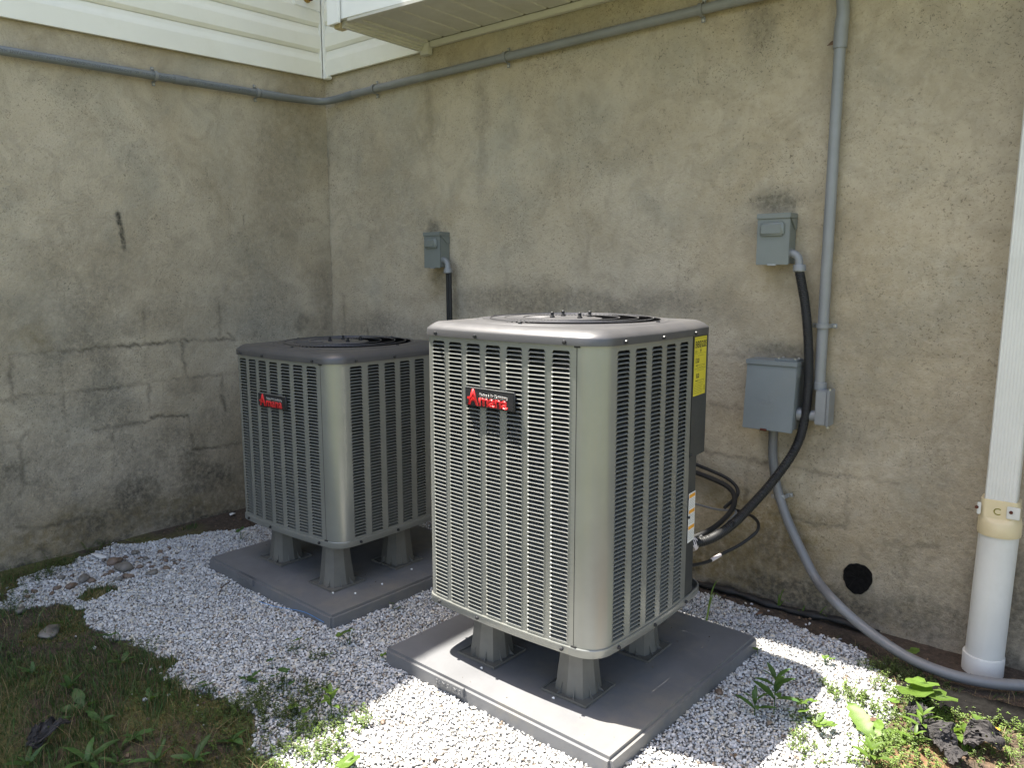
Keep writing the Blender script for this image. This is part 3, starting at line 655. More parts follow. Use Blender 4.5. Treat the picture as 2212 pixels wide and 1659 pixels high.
def raised(name, cx_, cz_, w, h, d, y, mat, parent):
    bm = bmesh.new(); bmesh.ops.create_cube(bm, size=1)
    for v in bm.verts:
        s = 1.0 if v.co.y > 0 else .86
        v.co = Vector((cx_+v.co.x*w*s, y-(.5-v.co.y)*d, cz_+v.co.z*h*(s if v.co.y > 0 else .80)))
    bmesh.ops.bevel(bm, geom=[e for e in bm.edges], offset=.006, segments=3, affect='EDGES', clamp_overlap=True)
    return sharp(bm_obj(name, bm, mat, parent), 60)
def disconnect(x0, x1, z0, z1, yf, label):
    t_ = empty('disconnect_box', ((x0+x1)/2, YB, z0), 0, label, 'electrical box', 'grey disconnect boxes on the stucco wall')
    ps = []
    ps.append(rbox('enclosure', (x0+.003, yf+.004, z0+.004), (x1-.002, YB-.002, z1-.004), M['boxp'], t_, .002))
    ps.append(rbox('cover', (x0, yf, z0), (x1, yf+.0035, z1-.020), M['boxp'], t_, .0015))
    ps.append(rbox('hood', (x0-.002, yf-.005, z1-.020), (x1+.002, YB-.004, z1), M['boxp'], t_, .002))
    # side cheeks of the hood, cut on a curve
    for xx in (x1+.0005, x0-.0025):
        V = []; n_ = 9
        arc = [(yf-.004, z1-.021)]+[(yf+.006+.045*math.sin(PI/2*k/n_)+.0, z1-.021-.038*math.sin(PI/2*min(1, k/n_*1.0))) for k in range(n_+1)]+[(YB-.006, z1-.060), (YB-.006, z1-.021)]
        for (y, z) in arc: V.append((xx, y, z))
        for (y, z) in arc: V.append((xx+.002, y, z))
        q = len(arc); ps.append(mk('cheek', V, [tuple(range(q))[::-1], tuple(range(q, 2*q))]+[(i, (i+1) % q, q+(i+1) % q, q+i) for i in range(q)], M['boxp'], t_))
    ps.append(raised('handle', x0+(x1-x0)*.47, z1-.058, (x1-x0)*.80, .055, .016, yf+.001, M['boxp'], t_))
    ps.append(rbox('latch', (x0+.045, yf-.003, z0-.003), (x0+.078, yf+.006, z0+.004), M['galv'], t_, .001))
    for p_ in ps: W(t_, p_)
    return t_
disconnect(-1.134, -1.011, 1.356, 1.545, 2.845, 'grey disconnect box high on the right wall beside the upright conduit')
disconnect(-2.921, -2.803, 1.352, 1.536, 2.845, 'grey disconnect box on the wall near the corner above the shaded unit')
def elbow(x, z, label, cs=1.):
    t_ = empty('elbow_fitting', (x, 2.87, z), 0, label, 'fitting', 'grey elbow fittings at the disconnect boxes')
    W(t_, tube('elbow', [(x-.006, 2.872, z), (x+.012, 2.868, z-.003), (x+.029, 2.864, z-.018), (x+.034, 2.862, z-.045)], .0145, M['pvcb'], t_, 14))
    W(t_, lathe('flange', [(.020, 0), (.020, .006)], M['pvcb'], t_, 16, loc=(x-.006, 2.872, z), rot=(0, R(90), 0)))
    W(t_, lathe('gland_nut', [(.0185, 0), (.0225, .004), (.0225, .022), (.019, .027)], M['pvcb'], t_, 12, loc=(x+.035, 2.862, z-.068)))
    return t_
elbow(-1.010, 1.398, 'grey elbow fitting on the side of the disconnect box by the upright conduit')
elbow(-2.800, 1.392, 'grey elbow fitting on the side of the disconnect box near the corner')
wh = empty('cable_whip', (-.975, 2.86, 1.335), 0, 'thick black ribbed cable curving from the right disconnect box down to the sunlit unit', 'cable')
W(wh, tube('sheath', [(-.975, 2.862, 1.335), (-.962, 2.862, 1.28), (-.945, 2.862, 1.20), (-.926, 2.86, 1.06), (-.918, 2.858, .90), (-.925, 2.85, .76), (-.953, 2.835, .655), (-1.006, 2.78, .545), (-1.05, 2.70, .465), (-1.085, 2.60, .405), (-1.125, 2.50, .37), (-1.19, 2.40, .36)], .0165, M['black'], wh, 14, rib=.0075, ribamp=.0011))
W(wh, lathe('tie', [(.021, 0), (.021, .006)], M['black'], wh, 14, loc=(-1.085, 2.60, .405), rot=(R(60), 0, R(-30))))
wh2 = empty('cable_whip', (-2.765, 2.862, 1.326), 0, 'thin black double cable dropping from the disconnect box near the corner', 'cable')
for dx in (0, .016): W(wh2, tube('sheath', [(-2.768+dx, 2.862, 1.33), (-2.766+dx, 2.862, 1.10), (-2.755+dx, 2.86, .80), (-2.74+dx, 2.80, .52), (-2.72+dx, 2.6, .45), (-2.70+dx, 2.46, .44)], .0095, M['black'], wh2, 10))
# large splitter box
t4 = empty('junction_box', (-1.045, YB, .735), 0, 'large blue grey metal box with an embossed duck, low on the right wall', 'electrical box')
bx0, bx1, bz0, bz1, yf, yfb = -1.141, -.951, .735, 1.000, 2.825, 2.800
def shear_front(o, k=.09):                      # the cover stands further off the wall at its foot
    for v in o.data.vertices:
        if v.co.y < 2.86: v.co.y -= (bz1-v.co.z)*k
    o.data.update()
o = rbox('enclosure', (bx0+.006, yf+.004, bz0+.006), (bx1-.004, YB-.002, bz1-.006), M['boxd'], t4, .002); W(t4, o)
o = rbox('cover', (bx0, yf, bz0), (bx1, yf+.012, bz1-.018), M['boxd'], t4, .002); shear_front(o); W(t4, o)
W(t4, rbox('hood', (bx0-.003, yf-.008, bz1-.019), (bx1+.003, YB-.004, bz1), M['boxd'], t4, .002))
V = [(bx1+.001, yf-.006, bz1-.019), (bx1+.001, yf+.004, bz1-.062), (bx1+.001, YB-.008, bz1-.050), (bx1+.001, YB-.008, bz1-.019)]; V += [(x+.002, y, z) for x, y, z in V]
W(t4, mk('cheek', V, [(3, 2, 1, 0), (4, 5, 6, 7), (0, 1, 5, 4), (1, 2, 6, 5), (2, 3, 7, 6), (3, 0, 4, 7)], M['boxd'], t4))
W(t4, rbox('top_plate', (-1.040, 2.832, 1.0005), (-.955, 2.905, 1.006), M['boxd'], t4, .0015))
for q in ((-1.028, 2.845), (-.968, 2.848), (-1.028, 2.895), (-.968, 2.893)): W(t4, lathe('screw', [(.005, 0), (.005, .003), (.003, .005)], M['bright'], t4, 10, loc=(q[0], q[1], 1.006)))
W(t4, rbox('latch', (-1.070, yf-.026, bz0-.003), (-1.045, yf-.018, bz0+.006), M['rust'], t4, .001))
# embossed duck on the cover
def emb(P): 
    pts = [(bx0+.004+(x/870)*.182, yf-.0002-(bz1-(bz1-.02-(y-160)/1175*.243))*.09, bz1-.02-(y-160)/1175*.243) for x, y in P]
    W(t4, tube('embossed_line', pts, .0011, M['boxd'], t4, 6, n=5))
emb([(430, 705), (470, 690), (510, 700), (535, 735), (600, 765)]); emb([(430, 705), (425, 750), (460, 790)]); emb([(210, 800), (300, 770), (350, 780), (400, 800), (460, 800), (500, 830), (530, 870), (505, 900)])
emb([(175, 805), (220, 830), (270, 870), (340, 905), (420, 915), (505, 900)])
for i in range(6): emb([(250+i*38, 820), (262+i*38, 865), (274+i*38, 830)])
# flexible grey conduit from the box to the ground
t5 = empty('flexible_conduit', (-1.05, 2.885, .73), 0, 'grey flexible conduit sweeping from the large box down along the ground to the right', 'conduit')
PF = [(-1.050, 2.890, .745), (-1.050, 2.888, .68), (-1.044, 2.886, .60), (-1.020, 2.882, .49), (-.972, 2.868, .385), (-.910, 2.850, .285), (-.838, 2.820, .195)]
for (u, v, z) in ((1800, 1296, .140), (1850, 1343, .090), (1915, 1392, .055), (1980, 1430, .036), (2060, 1460, .026), (2140, 1476, .024), (2212, 1482, .024)): PF.append(tuple(gz(u, v, z)))
PF += [(-.05, 2.80, .045), (.25, 2.84, .042), (.7, 2.85, .04)]
W(t5, tube('sheath', PF, .0175, M['flex'], t5, 16, n=8))
W(t5, strap(t5, (-1.010, 2.890, .462), (.25, 0, -1), (0, -1, 0), .0185, M['galv']))
# refrigerant lines and thin wires behind the sunlit unit
t6 = empty('line_set', (-1.3, 2.8, .5), 0, 'black foam wrapped refrigerant pipes and grey wire behind the sunlit unit', 'pipe')
W(t6, tube('insulated_pipe', [(-2.20, 2.97, .575), (-2.14, 2.90, .572), (-2.0, 2.89, .56), (-1.55, 2.89, .525), (-1.30, 2.885, .487), (-1.20, 2.86, .462), (-1.150, 2.78, .435), (-1.14, 2.68, .405), (-1.16, 2.56, .375), (-1.22, 2.44, .350)], .010, M['black'], t6, 12))
W(t6, tube('insulated_pipe', [(-2.20, 2.97, .605), (-2.14, 2.90, .602), (-2.0, 2.892, .59), (-1.55, 2.892, .565), (-1.34, 2.893, .525), (-1.22, 2.895, .490), (-1.17, 2.86, .450), (-1.18, 2.76, .415)], .007, M['black'], t6, 10))
TW = [wy(u, v, y) for (u, v, y) in ((1500, 1088, 2.87), (1550, 1101, 2.86), (1589, 1104, 2.85), (1575, 1125, 2.80), (1558, 1142, 2.74), (1530, 1151, 2.64), (1512, 1160, 2.50))]
W(t6, tube('wire', [tuple(p) for p in TW], .0045, M['flex'], t6, 8))
t7 = empty('thin_cable', (-1.15, 2.7, .5), 0, 'thin black cable looping off the wall with a bare pinkish stretch', 'cable')
TW = [tuple(wy(u, v, y)) for (u, v, y) in ((1583, 1100, 2.87), (1609, 1109, 2.86), (1627, 1117, 2.82), (1638, 1131, 2.77), (1635, 1148, 2.72), (1616, 1165, 2.68), (1590, 1182, 2.63), (1556, 1199, 2.56), (1536, 1211, 2.50), (1510, 1219, 2.42), (1480, 1224, 2.34))]
W(t7, tube('sheath', TW, .0062, M['black'], t7, 8)); W(t7, tube('bare_stretch', TW[7:9], .0068, M['foil'], t7, 8, straight=True))
t8 = lathe('service_valve', [(.024, 0), (.026, .010), (.022, .03), (.016, .034)], M['foil'], None, 14, loc=(-1.168, 2.44, .352), rot=(R(-60), 0, R(-20)))
meta(t8, 'pale rubber cable bushing behind the sunlit unit where cables enter', 'fitting')
# drain edging along the wall
n = 70; V = []; F = []; q = 8
ex = np.linspace(-1.75, -.62, n)
for i, x in enumerate(ex):
    for k in range(q):
        a = 2*PI*k/q; r_ = .015+.006*math.sin(i*.9)*math.sin(i*.31)+.004*random.random()
        V.append((x, 2.872+r_*math.cos(a)*1.1, .026+r_*.75*math.sin(a)+.006*math.sin(i*.23)))
for i in range(n-1):
    for k in range(q): F.append((i*q+k, i*q+(k+1) % q, (i+1)*q+(k+1) % q, (i+1)*q+k))
F += [tuple(range(q)), tuple(range((n-1)*q, n*q))]
meta(mk('drain_edging', V, F, M['black'], smooth=True), 'rumpled black plastic edging lying along the foot of the right wall', 'edging')
pts = [gz(u, v, .02) for (u, v) in ((1960, 1476), (2030, 1500), (2110, 1520), (2200, 1540), (2300, 1556))]
pts = smoothpath(pts, 10); V = []; F = []
for i, p in enumerate(pts):
    for k, (o_, h) in enumerate(((-.060, -.012), (-.035, .010), (-.01, .014), (.02, .006), (.05, .012), (.075, -.012))):
        V.append((p[0]+.3*o_, p[1]+o_+.006*math.sin(i*.7+k), h+.006*random.random()+.004+GL))
for i in range(len(pts)-1):
    for k in range(5): F.append((i*6+k, i*6+k+1, (i+1)*6+k+1, (i+1)*6+k)[::-1])
meta(mk('ground_sheet', V, F, M['tar'], smooth=True), 'strip of black plastic sheet on the soil in front of the white drain pipe', 'plastic sheet')
# ---- downspout
t9 = empty('downspout', (-.28, 2.83, 0), 0, 'white ribbed downspout fitted into a thick white pipe by a cream adapter', 'downspout')
dx0, dx1 = -.318, -.230
pr_ = []; nrib = 9
for i in range(nrib*2+1):
    pr_.append((dx0+.004+(dx1-dx0-.008)*i/(nrib*2), 2.800+(.0009 if i % 2 else 0)))
ring = [(dx0, 2.806)]+pr_+[(dx1, 2.806), (dx1, 2.862), (dx0+.0, 2.862)]
V, F = [], []; q = len(ring)
for (z, ox) in ((.575, -.008), (2.60, .006)):
    for (x, y) in ring: V.append((x+ox, y, z))
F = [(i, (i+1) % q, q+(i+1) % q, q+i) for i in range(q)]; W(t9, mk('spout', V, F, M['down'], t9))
def rrect(cx_, cy_, w, h, r_, n_=6):
    out = []
    for (sx, sy, a0) in ((1, 1, 0), (-1, 1, PI/2), (-1, -1, PI), (1, -1, 1.5*PI)):
        for k in range(n_+1):
            a = a0+PI/2*k/n_; out.append((cx_+sx*(w/2-r_)+r_*math.cos(a), cy_+sy*(h/2-r_)+r_*math.sin(a)))
    return out
def loft(name, rings, mat, parent, cap=True):
    V, F = [], []; q = len(rings[0][0])
    for (rg_, z) in rings:
        for (x, y) in rg_: V.append((x, y, z))
    for i in range(len(rings)-1):
        for k in range(q): F.append((i*q+k, i*q+(k+1) % q, (i+1)*q+(k+1) % q, (i+1)*q+k))
    if cap: F += [tuple(range(q))[::-1], tuple(range((len(rings)-1)*q, len(rings)*q))]
    return sharp(mk(name, V, F, mat, parent), 40)
dcx, dcy = -.281, 2.836
W(t9, loft('adapter', [(rrect(dcx, dcy, .1215, .1215, .060), .490), (rrect(dcx, dcy, .1235, .1235, .0615), .497), (rrect(dcx, dcy, .1235, .1235, .0615), .535), (rrect(dcx, dcy, .119, .115, .055), .540), (rrect(dcx, dcy, .108, .084, .022), .548), (rrect(dcx-.002, dcy, .106, .080, .018), .607), (rrect(dcx-.002, dcy, .100, .074, .015), .6075)], M['cream'], t9))
W(t9, loft('drain_pipe', [(rrect(dcx-.010, dcy, .113, .113, .0562), -.05), (rrect(dcx, dcy, .113, .113, .0562), .492)], M['pvcw'], t9))
W(t9, loft('collar', [(rrect(dcx-.010, dcy, .122, .122, .061), -.02), (rrect(dcx-.010, dcy, .123, .123, .061), .070), (rrect(dcx-.010, dcy, .120, .120, .059), .073)], M['pvcw'], t9))
for (x0, x1) in ((dcx-.061, dcx-.050), (dcx+.020, dcx+.056)):
    s_ = rbox('strap_tab', (x0, dcy-.046, .555), (x1, dcy-.0415, .595), M['pvcw'], t9, .002); W(t9, s_)
    W(t9, lathe('rusty_screw', [(.0055, 0), (.0055, .003)], M['rust'], t9, 10, loc=((x0+x1)/2-.006, dcy-.0462, .578), rot=(R(90), 0, 0)))
W(t9, text_obj('mark', 'C', .020, M['fineink'], t9, (dcx-.006, dcy-.0415, .572), (PI/2, 0, 0), .0006, .01))

# ================================================================ PADS
def pad(center, rot, label, tagside):
    t_ = empty('equipment_pad', (center[0], center[1], 0), rot, label, 'pad', 'grey equipment pads on the gravel')
    s = .457; T = .070
    bm = bmesh.new(); bmesh.ops.create_cube(bm, size=1)
    for v in bm.verts:
        k = 1.006 if v.co.z < 0 else 1.0
        v.co = Vector((v.co.x*2*s*k, v.co.y*2*s*k, T/2-.012+v.co.z*(T+.024)))
    bmesh.ops.bevel(bm, geom=[e for e in bm.edges if max(v.co.z for v in e.verts) > T-.02], offset=.010, segments=4, affect='EDGES')
    sharp(bm_obj('slab', bm, M['pad'], t_), 50)
    tg_ = rbox('size_tag', (-.20, -s-.010, T-.030), (-.075, -s+.001, T-.002), M['pad'], t_, .001)
    text_obj('size_mark', '36 X 36 X 2', .110, M['pad'], tg_, (-.1375, -s-.0101, T-.016), (PI/2, 0, 0), .0012, .004, 0, .013)
    return t_
pad(PADS[0][0], PADS[0][1], 'square grey plastic pad under the sunlit unit, partly in sun', 0)
pad(PADS[1][0], PADS[1][1], 'square grey plastic pad under the shaded unit near the corner', 0)

# ---- risers
def riser():
    root = empty('pad_riser')
    s = .081
    rbox('base_plate', (-s, -s, 0), (s, s, .004), M['riser'], root, .0012)
    for (lo, hi) in (((-s, -s, .004), (s, -s+.003, .009)), ((-s, s-.003, .004), (s, s, .009)), ((-s, -s+.003, .004), (-s+.003, s-.003, .009)), ((s-.003, -s+.003, .004), (s, s-.003, .009))): rbox('rim', lo, hi, M['riser'], root, 0)
    n_ = 48; V, F = [], []
    for (z, r_) in ((.004, .062), (.03, .0585), (.10, .051), (.165, .0455), (.172, .0475), (.176, .0475)):
        for k in range(n_):
            a = 2*PI*k/n_; fl = 1+.035*(1 if (k % 6) in (0,) else 0)-.03*(1 if (k % 6) == 3 else 0)
            sq = 1/max(abs(math.cos(a)), abs(math.sin(a)))**.35
            V.append((r_*fl*sq*math.cos(a), r_*fl*sq*math.sin(a), z))
    for i in range(5):
        for k in range(n_): F.append((i*n_+k, i*n_+(k+1) % n_, (i+1)*n_+(k+1) % n_, (i+1)*n_+k))
    F.append(tuple(range(5*n_, 6*n_))); sharp(mk('column', V, F, M['riser'], root), 25)
    for k in range(8):
        a = PI/4*k+PI/8; c_, s_ = math.cos(a), math.sin(a); w = .0012; ro = .078 if k % 2 else .078
        V = []
        for e in (-w, w):
            for (r_, z) in ((.056, .004), (.080, .004), (.066, .016), (.056, .042)): V.append((r_*c_-e*s_, r_*s_+e*c_, z))
        mk('gusset', V, [(0, 1, 2, 3)[::-1], (4, 5, 6, 7), (0, 1, 5, 4), (1, 2, 6, 5), (2, 3, 7, 6), (3, 0, 4, 7)], M['riser'], root)
    return root
def copy_tree(o, parent=None):
    c_ = o.copy(); scn.collection.objects.link(c_); c_.parent = parent
    for ch in [x for x in o.children]: copy_tree(ch, c_)
    return c_
R0 = riser()
spots = [((-1.215, 1.807), 'tapered grey riser under the near corner of the sunlit unit'), ((-1.564, 1.808), 'tapered grey riser under the left corner of the sunlit unit'),
         ((-1.204, 2.151), 'tapered grey riser under the right corner of the sunlit unit'), ((-1.56, 2.15), 'tapered grey riser hidden under the far corner of the sunlit unit'),
         ((-2.440, 1.851), 'tapered grey riser under the near corner of the shaded unit'), ((-2.837, 1.880), 'tapered grey riser under the left corner of the shaded unit'),
         ((-2.426, 2.170), 'tapered grey riser under the right corner of the shaded unit'), ((-2.83, 2.19), 'tapered grey riser hidden under the far corner of the shaded unit')]
for i, (p, lb) in enumerate(spots):
    r_ = R0 if i == 0 else copy_tree(R0)
    r_.location = (p[0], p[1], .0703); meta(r_, lb, 'riser', 'risers between pads and units'); r_.rotation_euler = (0, 0, random.uniform(-.03, .03))

# ================================================================ AIR CONDITIONERS
AH, KB, US = .352, .18, .262
LO = {0: -.298, 1: -.268, 2: -.262, 3: -.262}
def spt(side, u, off, z):
    y = -(AH-KB*u*u); nx, ny = 2*KB*u, -1.0; l = math.hypot(nx, ny); p = (u+nx/l*off, y+ny/l*off)
    for _ in range(side): p = (-p[1], p[0])
    return (p[0], p[1], z)
def sang(side, u): return side*PI/2 + math.atan(2*KB*u)
def cornerpts(side, off, n_=8, u0=US, u1=None, k=.62):
    """from side's end to next side's start"""
    u1 = LO[(side+1) % 4] if u1 is None else u1
    a = np.array(spt(side, u0, off, 0)[:2]); b_ = np.array(spt((side+1) % 4, u1, off, 0)[:2])
    ta = np.array([math.cos(sang(side, u0)), math.sin(sang(side, u0))]); tb = np.array([math.cos(sang(side+1, u1)), math.sin(sang(side+1, u1))])
    L = np.linalg.norm(b_-a)*.41; out = []
    for i in range(1, n_):
        t_ = i/n_; c1, c2 = a+ta*L, b_-tb*L
        out.append(tuple((1-t_)**3*a+3*t_*(1-t_)**2*c1+3*t_*t_*(1-t_)*c2+t_**3*b_))
    return out
def perim(off, nside=10, ncor=8):
    out = []
    for s in range(4):
        for i in range(nside+1): out.append(spt(s, LO[s]+(US-LO[s])*i/nside, off, 0)[:2])
        out += cornerpts(s, off, ncor)
    return out
def ribbon(name, rings, mat, parent, closed=True, deg=35):
    """rings: list of (list of xy, z)"""
    q = len(rings[0][0]); V, F = [], []
    for (rg_, z) in rings:
        for i, p in enumerate(rg_): V.append((p[0], p[1], z[i] if isinstance(z, list) else z))
    for i in range(len(rings)-1):
        for k in range(q if closed else q-1): F.append((i*q+k, i*q+(k+1) % q, (i+1)*q+(k+1) % q, (i+1)*q+k))
    return sharp(mk(name, V, F, mat, parent), deg)
PIT = .0125; CW = .030           # louvre pitch, half width
FRONT_C = [-.2637, -.1867, -.1082, -.0287, .0518, .1310, .2113]
RIGHT_C = [-.2330, -.1485, -.0645, .0185, .1040]
def hole_outline():
    """slot outline in (u,z) relative to the cell's bottom centre, counter-clockwise, starting bottom-left"""
    zb_, zt = .0017, .0118; r_ = .0055
    pts = [(-CW, zb_), (CW, zb_)]
    for k in range(5): a = PI/2*k/4; pts.append((CW-.003-r_+r_*math.cos(a), zt-r_+r_*math.sin(a)))
    for k in range(5): a = PI/2+PI/2*k/4; pts.append((-CW+.003+r_+r_*math.cos(a), zt-r_+r_*math.sin(a)))
    return pts
HO = hole_outline()
def louver_mesh():
    """pressed slat: from the bottom lip leaning in and up, with closed ends"""
    V, F = [], []; prof = [(-.0018, .0001, CW-.0012), (-.0012, .0011, CW-.0004), (.0004, .0025, CW-.0004), (.0050, .0034, CW-.0018), (.0108, .0047, CW-.003)]
    for (d, z, w) in prof: V += [(-w, d, z), (-w*.5, d, z), (w*.5, d, z), (w, d, z)]
    for i in range(4):
        for k in range(3): F.append((i*4+k, i*4+k+1, (i+1)*4+k+1, (i+1)*4+k))
    m_ = len(V); V += [(x, y+.0009, z-.0006) for (x, y, z) in V[:]]
    F += [tuple(m_+j for j in f)[::-1] for f in F[:]]; F += [(16, 17, 17+m_, 16+m_), (17, 18, 18+m_, 17+m_), (18, 19, 19+m_, 18+m_)]
    return V, F
def panel_sheet(name, H, z0, cols_by_side, path, mat, parent):
    """path: list of (side,u) or ('c',xy) stations along the perimeter; slots cut at the given columns"""
    V, F = [], []
    rows = int((H-z0-.022)/PIT); zs = z0+.012; zt = zs+rows*PIT
    def add(p): V.append(p); return len(V)-1
    segs = path
    for (kind, s, a, b_) in segs:
        if kind == 'col':                                    # column of cells
            c_ = a
            for r_ in range(rows):
                z = zs+r_*PIT; w = CW+.004
                out = [(-w, 0), (w, 0)]+[(w, PIT*(.35+.65*k/4)) for k in range(4)]+[(w, PIT)]+[(-w, PIT)]+[(-w, PIT*(1-.65*k/4)) for k in range(1, 5)]
                A_i = [add(spt(s, c_+x, 0, z+y)) for x, y in out[:len(HO)]]; B_i = [add(spt(s, c_+x, 0, z+y)) for x, y in HO]
                B2 = [add(spt(s, c_+x, -.0014, z+y)) for x, y in HO]
                q = len(HO)
                for k in range(q):
                    F.append((A_i[k], A_i[(k+1) % q], B_i[(k+1) % q], B_i[k])); F.append((B_i[k], B_i[(k+1) % q], B2[(k+1) % q], B2[k]))
            for (lo, hi) in ((z0, zs), (zt, H)):
                q = [add(spt(s, c_-CW-.004, 0, lo)), add(spt(s, c_+CW+.004, 0, lo)), add(spt(s, c_+CW+.004, 0, hi)), add(spt(s, c_-CW-.004, 0, hi))]; F.append(tuple(q))
        elif kind == 'strip':
            n_ = max(1, int((b_-a)/.02))
            for i in range(n_):
                u0, u1 = a+(b_-a)*i/n_, a+(b_-a)*(i+1)/n_
                F.append((add(spt(s, u0, 0, z0)), add(spt(s, u1, 0, z0)), add(spt(s, u1, 0, H)), add(spt(s, u0, 0, H))))
        elif kind == 'corner':
            pts = [spt(s, US, 0, 0)[:2]]+cornerpts(s, 0, 12)+[spt((s+1) % 4, LO[(s+1) % 4], 0, 0)[:2]]
            for p, q in zip(pts[:-1], pts[1:]):
                F.append((add((p[0], p[1], z0)), add((q[0], q[1], z0)), add((q[0], q[1], H)), add((p[0], p[1], H))))
    bm = bmesh.new(); vs = [bm.verts.new(v) for v in V]
    for f in F:
        try: bm.faces.new([vs[i] for i in f])
        except ValueError: pass
    bmesh.ops.remove_doubles(bm, verts=bm.verts, dist=.00005)
    return sharp(bm_obj(name, bm, mat, parent), 28), rows, zs
LV, LF = louver_mesh()
lme = bpy.data.meshes.new('louver'); lme.from_pydata(LV, [], LF); lme.update(); lme.materials.append(M['cab']); lme.polygons.foreach_set('use_smooth', [True]*len(lme.polygons))
def cellpath(cols, s, ustart, uend):
    out = []; u = ustart
    for c_ in cols:
        out.append(('strip', s, u, c_-CW-.004)); out.append(('col', s, c_, None)); u = c_+CW+.004
    out.append(('strip', s, u, uend)); return out
def aircon(loc, rot, H, label, near_first):
    root = empty('air_conditioner', loc, rot, label, 'air conditioner', 'heat pump units on pads')
    z0 = .018
    # base pan
    ribbon('base_pan', [(perim(-.03), -.004), (perim(-.004), -.006), (perim(.002), -.004), (perim(.0045), .0), (perim(.0045), .020), (perim(.003), .022), (perim(-.001), .022)], M['cab'], root)
    bp = root.children[-1]
    ribbon('pan_floor', [(perim(-.031), -.0035), (perim(-.33), -.0035)], M['cabdark'], root)
    # dark coil wrapped inside
    ribbon('coil', [(perim(-.026), .004), (perim(-.026), H-.002)], M['coil'], root)
    ribbon('shroud', [(perim(-.030), H-.010), (perim(-.10), H-.008)], M['coil'], root)
    # sheet panels
    SEAM = .2600
    pA = [('corner', 3, 0, 0)]+cellpath(FRONT_C, 0, LO[0], SEAM)
    pB = [('strip', 0, SEAM+.0042, US), ('corner', 0, 0, 0)]+cellpath(RIGHT_C, 1, LO[1], .167)
    pC = cellpath([-.222+.074*i for i in range(7)], 3, -US, US)
    pD = cellpath([-.14+.083*i for i in range(5)], 2, -.19, US)+[('corner', 2, 0, 0)]
    todo = []
    for (nm, pth) in (('louvre_panel', pA), ('louvre_panel', pB), ('louvre_panel', pC), ('louvre_panel', pD)):
        pn, rows, zs = panel_sheet(nm, H, z0, None, pth, M['cab'], root)
        for (kind, s, c_, _) in pth:
            if kind == 'col':
                for r_ in range(rows): todo.append((pn, s, c_, zs+r_*PIT))
    Mw = Matrix.Translation(Vector(loc)) @ Matrix.Rotation(rot, 4, 'Z'); cv = Vector(CAM)
    def key(q):
        s = q[1]; p = Mw @ Vector(spt(s, q[2], 0, q[3])); return ((p-cv).length if s in (0, 1) else 1e3+(p-cv).length)
    todo.sort(key=key)
    for (pn, s, c_, z) in todo[:300]:
        lo_ = bpy.data.objects.new('louver', lme); link(lo_, pn); lo_.location = spt(s, c_, 0, z); lo_.rotation_euler = (0, 0, sang(s, c_))
    LVa = np.array(LV); LFa = np.array(LF); Vs, Fs = [], []
    for i, (pn, s, c_, z) in enumerate(todo[300:]):
        a = sang(s, c_); ca, sa = math.cos(a), math.sin(a); p = spt(s, c_, 0, z)
        Vs.append(np.stack([LVa[:, 0]*ca-LVa[:, 1]*sa+p[0], LVa[:, 0]*sa+LVa[:, 1]*ca+p[1], LVa[:, 2]+p[2]], 1)); Fs.append(LFa+i*len(LVa))
    lf = fastmesh('louvers', np.concatenate(Vs), np.concatenate(Fs), M['cab'], root, True); meta(lf, kind='stuff')
    # dark gap at the seam, with its two little black clips
    gp_ = [spt(0, SEAM, -.004, 0)[:2], spt(0, SEAM+.0045, -.004, 0)[:2]]
    ribbon('seam', [(gp_, z0), (gp_, H)], M['black'], root, closed=False)
    for z in (z0+.000, H-.010):
        q = rbox('clip', (-.009, -.0035, 0), (.009, .002, .008), M['black'], root, .001, loc=spt(0, SEAM+.002, 0, z), rot=(0, 0, sang(0, SEAM)))
    # dark service corner
    zs_ = H*.552
    lo_pts = [spt(1, u, -.002, 0)[:2] for u in (.167, .19, .21, .232)]+[spt(2, u, -.002, 0)[:2] for u in (-.235, -.20, -.19)]
    ribbon('service_panel', [(lo_pts, z0), (lo_pts, zs_)], M['cabdark'], root, closed=False)
    hi_pts = [spt(1, u, .002, 0)[:2] for u in (.1675, .20, .24, .292)]+[spt(2, u, .002, 0)[:2] for u in (-.292, -.24, -.20)]
    ribbon('control_cover', [(lo_pts, zs_), (hi_pts, zs_), (hi_pts, H)], M['cabdark'], root, closed=False) if False else None
    hb_ = [spt(1, u, -.012, 0)[:2] for u in (.1675, .20, .24, .270)]+[spt(2, u, -.012, 0)[:2] for u in (-.270, -.24, -.20)]
    ribbon('control_cover', [(hb_, zs_), (hi_pts, zs_), (hi_pts, H)], M['cabdark'], root, closed=False)
    for (u, z) in ((.176, zs_+.01), (.176, H*.33)): lathe('screw', [(.0045, 0), (.0045, .003), (.003, .005)], M['screw'], root, 8, loc=spt(1, u, .001, z), rot=(PI/2, 0, sang(1, u)))
    # top cap
    N_ = len(perim(0)); P0 = perim(-.034); 
    angs = [math.atan2(p[1], p[0]) for p in P0]
    circ = lambda r_: [(r_*math.cos(a), r_*math.sin(a)) for a in angs]
    def blend(A_, B_, f): return [(a[0]*(1-f)+b_[0]*f, a[1]*(1-f)+b_[1]*f) for a, b_ in zip(A_, B_)]
    rings = [(perim(.001), H-.004), (perim(.0065), H-.005), (perim(.0065), H+.013), (perim(.0045), H+.018), (perim(-.008), H+.027), (perim(-.022), H+.034), (perim(-.032), H+.0372)]
    inner = circ(.312)
    rings += [(blend(perim(-.032), inner, .35), H+.0382), (blend(perim(-.032), inner, .97), H+.0390), (circ(.310), H+.0410), (circ(.306), H+.0425), (circ(.301), H+.0405), (circ(.298), H+.0405), (circ(.291), H+.0440), (circ(.286), H+.0440), (circ(.283), H+.040), (circ(.282), H+.015)]
